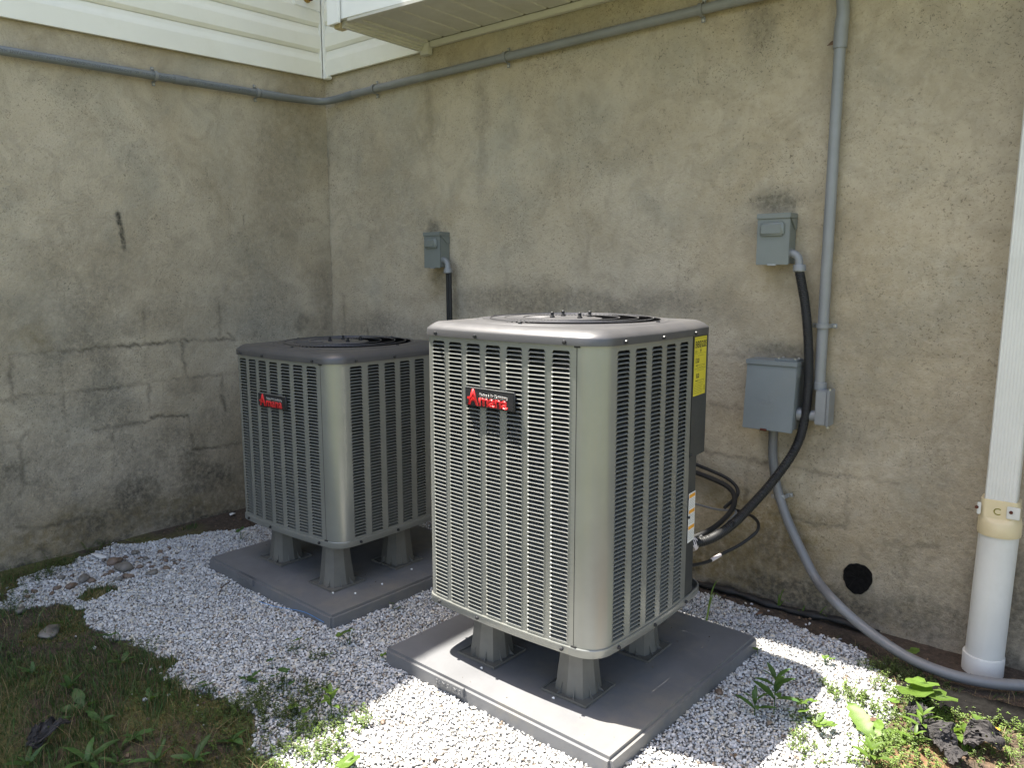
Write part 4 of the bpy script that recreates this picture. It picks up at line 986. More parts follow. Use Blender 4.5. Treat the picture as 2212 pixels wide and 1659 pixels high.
    cap_ = ribbon('top_cap', rings, M['cap'], root, deg=50)
    for (s, us) in ((0, (-.269, -.093, .226)), (1, (-.236, -.044, .167)), (3, (-.22, 0, .22))):
        for u in us:
            for (z, of, mt) in ((H+.004, .0065, 'screw'), (.009, .0045, 'screw')):
                lathe('screw', [(.0058, -.001), (.0058, .003), (.0048, .0065), (.002, .0075)], M[mt], cap_ if z > .1 else bp, 8, loc=spt(s, u, of, z), rot=(PI/2, 0, sang(s, u)))
    # fan guard: curved radial fins
    gd_ = lathe('fan_guard', [(.006, H+.048), (.080, H+.048), (.090, H+.0455), (.100, H+.0445), (.106, H+.041), (.100, H+.034)], M['cap'], root, 36)
    V, F = [], []; ns = 7
    for i in range(ns+1):
        f = i/ns; r_ = .100+.184*f; a = .42*f*f; z = H+.042+.003*math.sin(PI*f)
        tx, ty = -math.sin(a), math.cos(a); lean = .016*r_/.28
        V.append((r_*math.cos(a), r_*math.sin(a), z+.0025)); V.append((r_*math.cos(a)+tx*lean, r_*math.sin(a)+ty*lean, z-.0010))
    for i in range(ns): F.append((2*i, 2*i+1, 2*i+3, 2*i+2))
    fm = bpy.data.meshes.new('fin'); fm.from_pydata(V, [], F); fm.update(); fm.materials.append(M['cap']); fm.polygons.foreach_set('use_smooth', [True]*len(fm.polygons))
    for k in range(84):
        o_ = bpy.data.objects.new('fin', fm); link(o_, gd_); o_.rotation_euler = (0, 0, 2*PI*k/84)
    for r_ in (.155, .215, .262):
        tube('guard_ring', [(r_*math.cos(2*PI*i/48), r_*math.sin(2*PI*i/48), H+.0475) for i in range(49)], .0018, M['cap'], gd_, 6, straight=True)
    for k in range(4):
        a = PI/4+PI/2*k+.25; lathe('stud', [(.0085, 0), (.0085, .005), (.0055, .006), (.0055, .017), (.003, .019)], M['black'], gd_, 10, loc=(.066*math.cos(a), .066*math.sin(a), H+.0475))
    for k in range(4):
        a = PI/2*k+.1; lathe('screw', [(.006, 0), (.006, .004)], M['screw'], cap_, 8, loc=(.300*math.cos(a), .300*math.sin(a), H+.0425))
    lathe('motor', [(.085, H-.16), (.085, H-.02), (.04, H-.005)], M['coil'], root, 20)
    fb = []
    for k in range(3):
        a0 = 2*PI*k/3; V = []
        for i in range(6):
            f = i/5; r_ = .07+.19*f
            for sgn in (-1, 1):
                a = a0+sgn*(.45-.1*f)+.3*f; V.append((r_*math.cos(a), r_*math.sin(a), H-.045+sgn*.022))
        mk('fan_blade', V, [(2*i, 2*i+1, 2*i+3, 2*i+2) for i in range(5)], M['coil'], root, smooth=True)
    # badge
    bz = H-.178; bu = -.037
    bdg = rbox('badge', (-.099, -.009, -.030), (.099, .0, .030), M['badge'], root, .004, 3, loc=spt(0, bu, .0, bz), rot=(0, 0, sang(0, bu)))
    rbox('badge_rim', (-.0965, -.0096, .0268), (.0965, -.0085, .0290), M['silver'], bdg, .0004)
    text_obj('lettering', 'A', .043, M['red'], bdg, (-.0625, -.0090, -.0005), (PI/2, 0, 0), .0018, .035, 0, .049)
    text_obj('lettering', 'mana', .112, M['red'], bdg, (.0175, -.0090, -.0125), (PI/2, 0, 0), .0018, .025, 0, .025)
    text_obj('tagline', 'Heating & Air Conditioning', .112, M['silver'], bdg, (.0185, -.0090, .0085), (PI/2, 0, 0), .0008, .012, .2, .011)
    rbox('underline', (-.037, -.0097, .0022), (.073, -.0088, .0030), M['silver'], bdg, 0)
    rbox('lettering_bar', (-.086, -.0108, -.0075), (-.060, -.0090, -.0015), M['red'], bdg, 0)
    return root, H, zs_
u1, H1, zz = aircon((-1.411, 2.028, .25), R(-.5), .887, 'tall grey louvered air conditioner standing in the sun in front', True)
u2, H2, zz2 = aircon((-2.674, 2.118, .25), R(.8), .735, 'shorter grey louvered air conditioner standing in the shade near the corner', False)
# yellow energy label and the warning label on the sunlit unit only
def onside(u, z): return dict(loc=spt(1, u, .0024, z), rot=(0, 0, sang(1, u)))
lw, lh = .099, .188
q = onside(.2235, H1-.010-lh/2); lab = rbox('energy_label', (-lw/2, -.0008, -lh/2), (lw/2, 0, lh/2), M['yellow'], u1, 0, loc=q['loc'], rot=q['rot'])
Y_ = -.0009
def LT(s, w, x, z, h, mat='ink', bold=.045): text_obj('print', s, w, M[mat], lab, (x, Y_, z), (PI/2, 0, 0), 0, bold, 0, h)
def LB(x0, x1, z, h, mat='ink'): mk('rule', [(x0, Y_, z-h/2), (x1, Y_, z-h/2), (x1, Y_, z+h/2), (x0, Y_, z+h/2)], [(0, 1, 2, 3)], M[mat], lab)
LT('ENERG', .044, -.0225, .0695, .022, bold=.035); LT('GUIDE', .040, .0265, .0695, .022, bold=.035)
mk('arrow', [(.0005, Y_, .082), (.0030, Y_, .082), (.0030, Y_, .052), (.0005, Y_, .052)], [(0, 1, 2, 3)], M['ink'], lab); mk('arrow', [(-.0035, Y_, .052), (.0070, Y_, .052), (.0018, Y_, .040)], [(0, 2, 1)], M['ink'], lab)
mk('arrow', [(-.004, Y_, .0815), (-.0015, Y_, .0815), (.0012, Y_, .068), (.0, Y_, .066)], [(0, 1, 2, 3)], M['ink'], lab)
LT('13.0', .030, -.024, .0185, .016, bold=.04); LT('8.0', .023, -.018, -.0305, .016, bold=.04)
for z in (.0405, -.0065, -.0090, -.0560): LB(-.046, .046, z, .0006)
LB(-.036, .040, .003, .0010); LB(-.036, -.020, .003, .0024); LB(-.036, .040, -.0460, .0010); LB(-.036, -.014, -.0460, .0024)
for (x0, x1, z) in ((-.022, .028, .0335), (-.024, .032, -.0140), (-.030, -.016, -.0015), (.028, .040, -.0005), (-.012, .022, -.0030), (-.03, -.018, -.0510), (.028, .040, -.0495), (-.012, .022, -.0530), (-.045, -.030, .0500), (-.045, -.022, .0470), (-.045, -.032, .0440)): LB(x0, x1, z, .0014, 'fineink')
for i in range(6): LB(-.045, .030-.006*(i % 3), -.0615-.0052*i, .0014, 'fineink')
for i in range(8): LB(.037, .044, -.066-.0022*i, .0012, 'ink')
LB(-.045, .045, .0885, .0010, 'fineink')
q = dict(loc=spt(1, .2005, .0005, H1*.5-.155), rot=(0, 0, sang(1, .2005))); wl = rbox('warning_label', (-.026, -.0008, -.083), (.026, 0, .083), M['paper'], u1, 0, loc=q['loc'], rot=q['rot'])
for zt in (.072, .020, -.034):
    mk('print', [(-.024, Y_, zt-.006), (.024, Y_, zt-.006), (.024, Y_, zt+.006), (-.024, Y_, zt+.006)], [(0, 1, 2, 3)], M['orange'], wl)
    for i in range(6): mk('print', [(-.023, Y_, zt-.013-.0055*i), (.022-.004*(i % 2), Y_, zt-.013-.0055*i), (.022-.004*(i % 2), Y_, zt-.0115-.0055*i), (-.023, Y_, zt-.0115-.0055*i)], [(0, 1, 2, 3)], M['greyink'], wl)

# ================================================================ STONES, TWIGS, SCRAPS
def rock(name, p, s, mat, label, cat='stone', group=None, squash=.55):
    bm = bmesh.new(); bmesh.ops.create_icosphere(bm, subdivisions=2, radius=.5); sd = random.random()*50
    sx, sy = s*(1+.25*random.random()), s*(.65+.2*random.random())
    for v in bm.verts:
        c_ = v.co; k_ = 1+.16*math.sin(c_.x*7+sd)+.12*math.sin(c_.y*9+sd*2)+.07*math.sin(c_.z*13+sd)
        v.co = Vector((c_.x*sx*k_, c_.y*sy*k_, c_.z*s*squash*k_))
    o_ = bm_obj(name, bm, mat, None, True, loc=(p[0], p[1], float(ground_h(np.array(p[0]), np.array(p[1])))+.006+s*squash*.30), rot=(random.uniform(-.2, .2), random.uniform(-.2, .2), random.uniform(0, 6)))
    return meta(o_, label, cat, group)
Z6 = lambda x, y: gz(x*.24703, (2050+y*.45208)/1.83, .008)
rock('river_stone', Z6(1000, 372), .072, M['stone'], 'larger brown river stone leaning behind the grey one on the gravel')
rock('river_stone', Z6(1080, 430), .085, M['stoneg'], 'biggest grey river stone on the gravel near the left wall')
rock('river_stone', Z6(175, 780), .045, M['stoneg'], 'dull grey stone half sunk at the left edge of the gravel')
rock('river_stone', Z6(440, 965), .075, M['stoneg'], 'flat mossy stone sunk in the soil at the left', squash=.2)
for i, (x, y, s) in enumerate(((1185, 282, .034), (1400, 272, .024), (1480, 240, .022), (1270, 330, .026), (1305, 368, .018), (1330, 402, .022), (1415, 345, .018), (1452, 352, .022), (1448, 325, .018), (1510, 355, .022), (1530, 382, .020), (1570, 350, .018), (1550, 290, .020), (1100, 318, .022), (1215, 412, .030), (1330, 466, .040), (1455, 424, .028), (1120, 498, .036), (1035, 522, .034), (970, 455, .030), (930, 475, .022), (735, 515, .056), (800, 530, .034), (632, 478, .022), (540, 502, .032), (620, 575, .042), (500, 590, .028), (750, 568, .022), (235, 665, .024), (300, 620, .024), (320, 685, .016), (745, 478, .022), (1225, 325, .018), (905, 345, .022), (1680, 228, .018), (450, 632, .022), (1075, 352, .024), (1600, 420, .016), (190, 705, .016))):
    rock('pebble', Z6(x, y), s*1.08, (M['stone'] if i % 3 else M['stoneg']), ('%s river pebble on gravel %s two big river stones' % (('small brown' if i % 3 else 'small greyish') if s < .03 else ('flat brown' if i % 3 else 'flat greyish'), 'behind and right of' if (x > 1100 and y < 420) else 'in front of' if x > 850 else 'left of')), 'pebble', 'brown pebbles among the white gravel', .6)
for (u, v, s, lb) in ((827, 1553, .022, 'dark angular stone on the sunlit gravel in front of the near pad'), (1554, 1489, .030, 'dark brown stone in the shadow right of the near pad'), (655, 1378, .010, 'tiny brown stone on the shaded gravel between the pads')):
    rock('dark_stone', gz(u, v, .008), s, M['stone'], lb, 'stone')
for (u, v, z, lb) in ((1327, 1632, .0, None), (1041, 1442, .075, 'white chip on the near pad by the left riser'), (1196, 1507, .075, 'white chip on the near pad by the near riser'), (1362, 1348, .075, 'white chip on the near pad under the right side of the unit'), (720, 1280, .075, 'white chip on the far pad at the corner of its near riser'), (768, 1281, .075, 'white chip on the far pad right of its near riser'), (826, 1261, .075, 'white chip on the far pad near its right edge'), (890, 1229, .075, 'white chip on the far pad beside the right riser')):
    if not lb: continue
    p = gz(u, v, z, 0); o_ = mk('marble_chip', CV[3]*.012, CF, M['paper'], loc=(p[0], p[1], .0735)); meta(o_, lb, 'stone chip', 'stray white chips on the pads')
tw = tube('twig', [tuple(Z6(1915, 680)+np.array([0, 0, .006])), tuple(Z6(1950, 640)+np.array([0, 0, .02])), tuple(Z6(2010, 580)+np.array([0, 0, .012]))], .0022, M['twig'], None, 6); meta(tw, 'bent brown twig on the gravel left of the far pad', 'twig')
tw = tube('twig', [tuple(Z6(965, 330)+np.array([0, 0, .01])), tuple(Z6(975, 290)+np.array([0, 0, .03])), tuple(Z6(1060, 250)+np.array([0, 0, .03])), tuple(Z6(1150, 228)+np.array([0, 0, .01]))], .0022, M['twig'], None, 6); meta(tw, 'dark twig lying over the stones near the left wall', 'twig')
bs_ = [tuple(gz(u, v, .012)) for (u, v) in ((594, 1382), (625, 1394), (655, 1403), (680, 1416), (704, 1422))]
def blueline(P): 
    o_ = tube('blue_string', P, .0009, M['blue'], None, 5); meta(o_, 'thin blue string lying on the gravel before the far pad', 'string')
blueline([tuple(gz(560, 1300+0, .012)), tuple(gz(600, 1312, .012)), tuple(gz(655, 1322, .014)), tuple(gz(700, 1345, .012))])
def scrap(u, v, s, mat, label, cat):
    p = gz(u, v, .01); V = [(-s, -s*.4, .001), (s*.2, -s*.5, .004), (s, 0, .001), (s*.5, s*.4, .006), (-s*.5, s*.35, .002), (0, 0, .007)]; V += [(x, y, z+.0012) for x, y, z in V]
    F = [(5, 0, 1), (5, 1, 2), (5, 2, 3), (5, 3, 4), (5, 4, 0)]; F = [f[::-1] for f in F]+[tuple(i+6 for i in f) for f in F]+[(i, (i+1) % 5, (i+1) % 5+6, i+6) for i in range(5)]
    o_ = mk('scrap', V, F, mat, loc=(p[0], p[1], float(ground_h(np.array(p[0]), np.array(p[1])))+.010), rot=(random.uniform(-.2, .2), random.uniform(-.2, .2), random.uniform(0, 6))); o_.name = cat.replace(' ', '_'); meta(o_, label, cat)
scrap(502, 1107, .030, M['paper'], 'pale scrap of paper on the soil beside the shaded unit', 'paper scrap')
scrap(215, 1197, .045, M['paper'], 'long pale scrap at the foot of the left wall', 'paper scrap')
scrap(2086, 1500, .018, M['paper'], 'white paper shred on the black sheet before the drain pipe', 'paper scrap')
scrap(2108, 1546, .012, M['paper'], 'small white scrap among the straw at the right', 'paper scrap')
scrap(2145, 1569, .022, M['orange'], 'tan wood chip on the straw at the bottom right', 'wood chip')
scrap(1880, 1548, .026, M['deadleaf'], 'brown dead leaf on the sunlit gravel by the broad leaved weed', 'leaf')
scrap(1640, 1319, .018, M['deadleaf'], 'brown dead leaf on gravel near the wall edging', 'leaf')
# crumpled weed fabric
def crumple(u, v, L, w, rot, seed, label):
    """a sheet rolled into a loose tube at one side with a torn skirt and a few big creases"""
    p = gz(u, v, .0); n1_, n2_ = 40, 26; V, F = [], []
    for i in range(n1_+1):
        for j in range(n2_+1):
            a, b_ = i/n1_, j/n2_
            torn = .75+.5*float(vnoise(np.array(a*7.), np.array(seed*1.), seed))
            ang = b_*3.4*(.8+.5*a); r_ = (.026+.012*math.sin(a*3+seed))*(1-.35*b_)
            y = -r_*math.sin(ang)*1.5 + w*(b_-.5)*torn; z = .012+r_*(1-math.cos(ang))*.9*(.5+.5*math.sin(PI*min(1, a*1.2)))
            cz = float(fbm(np.array(a*3.+seed), np.array(b_*2.), 1.3, 2, seed))-.5; cr2 = abs(float(vnoise(np.array(a*6.+seed), np.array(b_*4.), seed+3))-.5)
            x = (a-.5)*L*(1+.15*math.sin(b_*4+seed)); V.append((x+.04*cz, y+.03*cz, max(.002, z+  .06*cz+.045*cr2)))
    for i in range(n1_):
        for j in range(n2_): F.append((i*(n2_+1)+j, (i+1)*(n2_+1)+j, (i+1)*(n2_+1)+j+1, i*(n2_+1)+j+1))
    V = [(x+random.gauss(0, .0015), y+random.gauss(0, .0015), z+random.gauss(0, .0018)) for x, y, z in V]; F = [f for f in F if random.random() > .04]
    o_ = mk('weed_fabric', V, F, M['fabric'], None, False, loc=(p[0], p[1], GL), rot=(0, 0, rot)); so = o_.modifiers.new('thick', 'SOLIDIFY'); so.thickness = .0012; meta(o_, label, 'weed fabric', 'torn pieces of black weed fabric')
crumple(1992, 1575, .15, .05, R(-72), 3, 'upper folded piece of torn black weed fabric among bright weeds')
crumple(2045, 1622, .16, .045, R(-60), 8, 'lower crumpled piece of torn black weed fabric at the bottom right')
crumple(2130, 1620, .09, .04, R(-100), 13, 'small far piece of torn black weed fabric at the lower right edge')
crumple(95, 1605, .07, .035, R(20), 17, 'dark scrap of weed fabric showing through the grass at bottom left')

# ================================================================ PLANTS
def leaf_blade(L, w, droop=.35, serr=0., fold=.12, n=9, shape=0.9):
    V, F = [], []
    for i in range(n+1):
        t_ = i/n; ww = w*math.sin(PI*min(1, t_**shape))**.8*(1 if 0 < t_ < 1 else 0)+(.0008 if t_ == 0 else 0)
        if serr and 0 < i < n: ww *= 1+serr*(1 if i % 2 else -1)
        a = droop*t_*1.8; x = L*(math.sin(a)/a*t_ if a > 1e-3 else t_); z = -L*t_*math.sin(a)*.55
        V += [(x, -ww/2, z+fold*ww), (x, 0, z), (x, ww/2, z+fold*ww)]
    for i in range(n): F += [(3*i, 3*i+3, 3*i+4, 3*i+1), (3*i+1, 3*i+4, 3*i+5, 3*i+2)]
    return V, F
def round_leaf(r_, n=16, notch=True, lobes=0, curl=.25):
    V = [(0, 0, 0)]; F = []
    for ring in (.5, 1.):
        for k in range(n):
            a = 2*PI*k/n+PI/n; rr = r_*ring*(1+.06*math.cos((lobes or 9)*a))
            if notch and abs(((a-PI+PI) % (2*PI))-PI) < .35: rr *= .45
            V.append((rr*math.cos(a)+r_*.35, rr*math.sin(a), curl*rr*ring*.4+.06*r_*math.sin(5*a)*ring))
    for k in range(n):
        F.append((0, 1+k, 1+(k+1) % n)); F.append((1+k, 1+n+k, 1+n+(k+1) % n, 1+(k+1) % n))
    return V, F
def place_leaf(root, V, F, mat, base, az, el, name='leaf'):
    o_ = mk(name, V, F, mat, root, True, loc=base, rot=(0, -el, az)); return o_
def gpos(u, v): p = gz(u, v, .0); return (p[0], p[1], float(ground_h(np.array(p[0]), np.array(p[1])))+.004)
def rosette(u, v, n_, L, w, el, label, mat='leaf', serr=0., cat='weed', seed=0, group=None, az0=None):
    random.seed(seed+int(u)); root = empty('broadleaf_weed', gpos(u, v), 0, label, cat, group)
    for i in range(n_):
        k_ = .65+.5*random.random(); az = (az0 or 0)+2*PI*i/n_+random.uniform(-.35, .35)
        V, F = leaf_blade(L*k_, w*k_, random.uniform(.2, .6), serr, .15, 11 if serr else 8); place_leaf(root, [(x+random.gauss(0, L*.006), y+random.gauss(0, w*.05), z+random.gauss(0, L*.012)) for x, y, z in V], F, M[mat], (0, 0, .004), az, R(el)+random.uniform(-.45, .35)).rotation_euler.x = random.uniform(-.5, .5)
    return root
def stemplant(u, v, h, tiers, L, w, label, mat='leaf', seed=0, group=None, lean=(0, 0)):
    random.seed(seed+int(u)); root = empty('leafy_weed', gpos(u, v), 0, label, 'weed', group)
    top = (lean[0], lean[1], h); tube('stem', [(0, 0, -.01), (lean[0]*.4, lean[1]*.4, h*.5), top], .0016, M['leafd'], root, 5, n=4)
    for t_ in range(tiers):
        f = (t_+1)/tiers; z = h*(.25+.75*f); az = t_*1.9
        for s in range(2 if t_ < tiers-1 else 4):
            k_ = 1.1-.4*f; V, F = leaf_blade(L*k_, w*k_, .3, 0, .15, 7); place_leaf(root, V, F, M[mat], (lean[0]*f, lean[1]*f, z), az+s*(PI if t_ < tiers-1 else PI/2)+random.uniform(-.3, .3), R(35 if t_ < tiers-1 else 55))
    return root
def roundplant(u, v, leaves, label, mat='leaf', seed=0, group=None, tilt=.35):
    """leaves: (dx,dy,height,radius)"""
    random.seed(seed+int(u)); root = empty('round_leaved_weed', gpos(u, v), 0, label, 'weed', group)
    for (dx, dy, h, r_) in leaves:
        tube('stalk', [(0, 0, -.006), (dx*.4, dy*.4, h*.6), (dx, dy, h)], .0011, M['leafd'], root, 5, n=4)
        V, F = round_leaf(r_); o_ = mk('leaf', V, F, M[mat], root, True, loc=(dx, dy, h), rot=(random.uniform(.15, .5)*tilt/.35, random.uniform(-.3, .3), random.uniform(-2.6, -.6)))
    return root
G1 = 'small round leaved weeds in the gravel'
roundplant(647, 1398, [(0, 0, .035, .017)], 'single round leaf on a stalk left of the near pad, farthest of the gravel weeds', seed=1, group=G1)
roundplant(713, 1427, [(0, 0, .03, .015)], 'single round leaf on a short stalk midway between weeds and the near pad', seed=2, group=G1)
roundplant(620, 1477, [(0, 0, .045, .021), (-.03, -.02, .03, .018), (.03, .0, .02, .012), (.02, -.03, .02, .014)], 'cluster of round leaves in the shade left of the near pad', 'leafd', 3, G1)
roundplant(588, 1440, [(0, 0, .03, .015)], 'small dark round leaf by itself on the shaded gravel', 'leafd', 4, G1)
roundplant(641, 1540, [(0, 0, .03, .021), (-.03, .01, .02, .015), (.02, .02, .02, .014)], 'pale round leaf standing over dark weeds at the shade line', seed=5, group=G1)
roundplant(755, 1392, [(0, 0, .055, .019), (-.035, -.01, .04, .016), (.012, .01, .06, .012)], 'leggy red stemmed weed with round leaves between the two pads', seed=6, group=G1)
roundplant(763, 1652, [(0, 0, .025, .034)], 'large kidney shaped leaf lying on the sunlit gravel at the bottom edge', seed=7, group=G1)
roundplant(828, 1420, [(0, 0, .02, .012)], 'tiny round leaf against the left corner of the near pad', seed=8, group=G1)
roundplant(849, 1316, [(0, 0, .03, .014), (.02, .02, .015, .012)], 'two small round leaves at the right corner of the far pad', seed=9, group=G1)
roundplant(452, 1490, [(0, 0, .025, .024), (-.03, 0, .02, .020)], 'dark round leaves at the edge of the gravel and grass', 'leafd', 10, G1)
roundplant(520, 1165, [(0, 0, .055, .024), (.02, .01, .04, .016)], 'green lobed weed on the gravel behind the far pad', 'leafd', 11, G1)
roundplant(250, 1383, [(0, 0, .03, .022), (-.02, -.03, .03, .022)], 'pair of pale round leaves in the grass at the left', 'leafd', 12, G1)
roundplant(128, 1358, [(0, 0, .03, .022)], 'pale round leaf over the dark moss at the far left', 'leafd', 13, G1)
roundplant(1964, 1432, [(0, 0, .055, .024)], 'round green leaf held up in front of the flexible conduit', seed=14, group=G1)
roundplant(1636, 1412, [(0, 0, .025, .014)], 'round leaf beside the right corner of the near pad', seed=15, group=G1)
roundplant(1962, 1530, [(0, .0, .075, .052), (.035, .04, .085, .046), (.09, .02, .070, .050), (-.03, -.02, .03, .02)], 'tall weed with three large bright round leaves below the white drain pipe', seed=16, group=G1, tilt=.15)
roundplant(1778, 1582, [(0, 0, .03, .018), (.02, .03, .03, .016)], 'yellow green round leaf on sunlit gravel at the lower right', seed=17, group=G1)
roundplant(1735, 1540, [(0, 0, .045, .020), (.025, .015, .05, .018), (-.02, .02, .035, .016), (.01, -.02, .03, .018)], 'bunch of bright clover like leaves at the edge of the unit shadow', seed=18, group=G1)
roundplant(1783, 1430, [(0, 0, .03, .012), (.02, .01, .025, .012), (-.01, .02, .02, .01)], 'small leafy weed on the lit strip of gravel nearest the wall', seed=19, group=G1)
stemplant(716, 1545, .075, 3, .055, .018, 'bright lance leaved seedling standing in the sun by the shade line', seed=1)
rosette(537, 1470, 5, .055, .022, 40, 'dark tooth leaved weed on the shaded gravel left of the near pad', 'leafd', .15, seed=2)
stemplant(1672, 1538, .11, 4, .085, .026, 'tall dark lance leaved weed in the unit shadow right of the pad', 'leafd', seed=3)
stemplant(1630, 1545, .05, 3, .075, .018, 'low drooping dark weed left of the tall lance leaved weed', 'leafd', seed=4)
rosette(1886, 1592, 6, .125, .050, 14, 'large serrated rosette weed flat on the sunlit gravel', 'leaf', .12, seed=5, az0=.4)
stemplant(1990, 1590, .07, 4, .06, .016, 'star shaped bright weed growing over the black fabric', seed=6)
stemplant(1975, 1612, .04, 2, .05, .014, 'short star shaped weed just below the taller one on the fabric', seed=7)
stemplant(1880, 1655, .05, 3, .06, .018, 'bright pointed leaved weed at the bottom edge left of the fabric', seed=8)
rosette(2052, 1585, 5, .07, .036, 35, 'pale broad leaved weed among straw at the right', seed=9)
rosette(2088, 1600, 4, .08, .040, 25, 'broad pale leaf clump above the lower fabric piece', seed=10)
rosette(2125, 1572, 4, .05, .03, 40, 'small upright pale weed near the right edge', seed=11)
rosette(1765, 1560, 4, .05, .02, 40, 'small yellowish weed in the gravel at the lower right', seed=12)
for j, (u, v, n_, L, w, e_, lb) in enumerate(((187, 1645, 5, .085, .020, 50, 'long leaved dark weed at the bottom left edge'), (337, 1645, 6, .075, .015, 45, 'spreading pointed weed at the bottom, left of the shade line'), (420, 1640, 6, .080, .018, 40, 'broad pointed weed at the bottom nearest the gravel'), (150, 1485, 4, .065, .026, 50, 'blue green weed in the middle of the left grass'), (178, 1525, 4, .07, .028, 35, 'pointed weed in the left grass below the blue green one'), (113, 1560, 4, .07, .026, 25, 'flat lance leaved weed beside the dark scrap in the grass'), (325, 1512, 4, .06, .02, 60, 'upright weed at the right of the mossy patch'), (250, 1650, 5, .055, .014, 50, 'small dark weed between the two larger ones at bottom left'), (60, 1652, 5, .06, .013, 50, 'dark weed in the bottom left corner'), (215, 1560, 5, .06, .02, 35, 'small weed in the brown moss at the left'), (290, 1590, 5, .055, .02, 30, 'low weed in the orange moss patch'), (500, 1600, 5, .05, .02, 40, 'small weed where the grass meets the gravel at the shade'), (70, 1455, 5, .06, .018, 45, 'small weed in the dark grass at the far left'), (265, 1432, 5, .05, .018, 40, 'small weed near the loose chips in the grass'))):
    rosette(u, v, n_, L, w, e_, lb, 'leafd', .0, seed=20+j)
# grass spikes near the wall
def spike(u, v, tip, label, seed):
    random.seed(seed); root = empty('grass_spike', gpos(u, v), 0, label, 'grass', 'single grass stems near the wall')
    for k in range(3):
        f = (1, .75, .5)[k]; dx, dy, h = tip[0]*f+random.uniform(-.02, .02)*k, tip[1]*f+random.uniform(-.01, .01)*k, tip[2]*f
        P_ = smoothpath([(0, 0, 0), (dx*.25, dy*.25, h*.6), (dx*.6, dy*.6, h*.95), (dx*1.1, dy*1.1, h*(1 if k == 0 else .8))], 4); V, F = [], []
        for i, p in enumerate(P_):
            w = .0032*(1-i/len(P_))+.0005; V += [(p[0]-w*RT[0], p[1]-w*RT[1], p[2]), (p[0]+w*RT[0], p[1]+w*RT[1], p[2])]
        mk('blade', V, [(2*i, 2*i+1, 2*i+3, 2*i+2) for i in range(len(P_)-1)], M['leaf'], root, True)
spike(1526, 1338, (.04, .03, .17), 'tall green grass stem at the back right corner of the near pad', 1)
spike(1681, 1310, (.03, .0, .09), 'bent grass stem by the black edging at the wall', 2)
spike(1766, 1332, (.05, .02, .06), 'thin dry grass stem right of the bent one near the wall', 3)
spike(1735, 1325, (.005, 0, .045), 'short grass stem between the two others at the wall', 4)

def blades(name, P, H_, Wd, tint, label, cat, bend=.5):
    n = len(P); a = rng.uniform(0, 2*PI, n); b_ = rng.uniform(.1, 1., n)*bend; d = np.stack([np.cos(a), np.sin(a)], 1); s = np.stack([-np.sin(a), np.cos(a)], 1)
    a2 = rng.uniform(0, PI, n); s = np.stack([np.cos(a2), np.sin(a2)], 1); V = np.zeros((n, 7, 3)); i = 0
    for (f, w) in ((0, 1), (.45, .85), (.8, .5)):
        c = P + np.concatenate([d*(b_*H_*f*f*1.3)[:, None], (H_*f*(1-.35*b_*f))[:, None]], 1)
        off = np.concatenate([s*(Wd*w/2)[:, None], np.zeros((n, 1))], 1); V[:, i] = c-off; V[:, i+1] = c+off; i += 2
    V[:, 6] = P + np.concatenate([d*(b_*H_*1.35)[:, None], (H_*(1-.45*b_))[:, None]], 1)
    T = np.array([[0, 1, 3], [0, 3, 2], [2, 3, 5], [2, 5, 4], [4, 5, 6]]); F = (T[None]+(np.arange(n)*7)[:, None, None]).reshape(-1, 3)
    o_ = fastmesh(name, V.reshape(-1, 3), F, M['grass'], None, True); colattr(o_, 'tint', np.repeat(tint, 7, 0)); return meta(o_, label, cat, kind='stuff')
def gtint(n, dry=.15, lum=1.):
    v = rng.uniform(.6, 1.35, n)*lum; T = np.stack([.055*v, .105*v, .024*v], 1); k = rng.random(n) < dry; T[k] = np.stack([.20*v, .15*v, .07*v], 1)[k]; return np.clip(T, 0, .5)
# left grass
n = 90000; X = rng.uniform(-3.75, -.9, n); Y = rng.uniform(.25, 1.95, n)
k = (~gravelness(X, Y)) & ~inpad(X, Y, .02) & (fbm(X, Y, 4.5, 4, 91)+.16*(1.45-Y) > .475) & ((Y < 1.55) | (X < -3.0)) & ((X < -1.5) | (Y < .75))
X, Y = X[k], Y[k]; n = len(X); d_ = np.clip((fbm(X, Y, 3, 2, 12)-.3)*2, .25, 1)
blades('grass', np.stack([X, Y, ground_h(X, Y)], 1), rng.uniform(.018, .062, n)*d_*np.where(X < -2.4, 1.0, .9), rng.uniform(.0012, .0027, n), gtint(n, .18, 1.0), 'short dark lawn grass and moss at the bottom left in the shade', 'grass')
n = 9000; X = rng.uniform(-3.7, -1.2, n); Y = rng.uniform(.3, 1.6, n); k = (~gravelness(X, Y)) & (fbm(X, Y, 3.5, 3, 131)+.2*(1.3-Y) > .50) & ((X < -1.5) | (Y < .75)); X, Y = X[k], Y[k]; n = len(X)
blades('grass', np.stack([X, Y, ground_h(X, Y)], 1), rng.uniform(.04, .095, n), rng.uniform(.0010, .0022, n), gtint(n, .30, 1.1), 'longer tangled grass standing over the moss at bottom left', 'grass', 1.1)
# moss tufts: very short dense fibres
n = 26000; X = rng.uniform(-3.6, -1.35, n); Y = rng.uniform(.85, 1.75, n); k = (~gravelness(X, Y)) & (fbm(X, Y, 5, 4, 71) > .42); X, Y = X[k], Y[k]; n = len(X)
v = rng.uniform(.5, 1.4, n); o_ = blades('moss', np.stack([X, Y, ground_h(X, Y)], 1), rng.uniform(.006, .014, n), rng.uniform(.0015, .003, n), np.stack([.17*v, .135*v, .036*v], 1), 'olive brown moss carpet between the grass at the left', 'moss', .8)
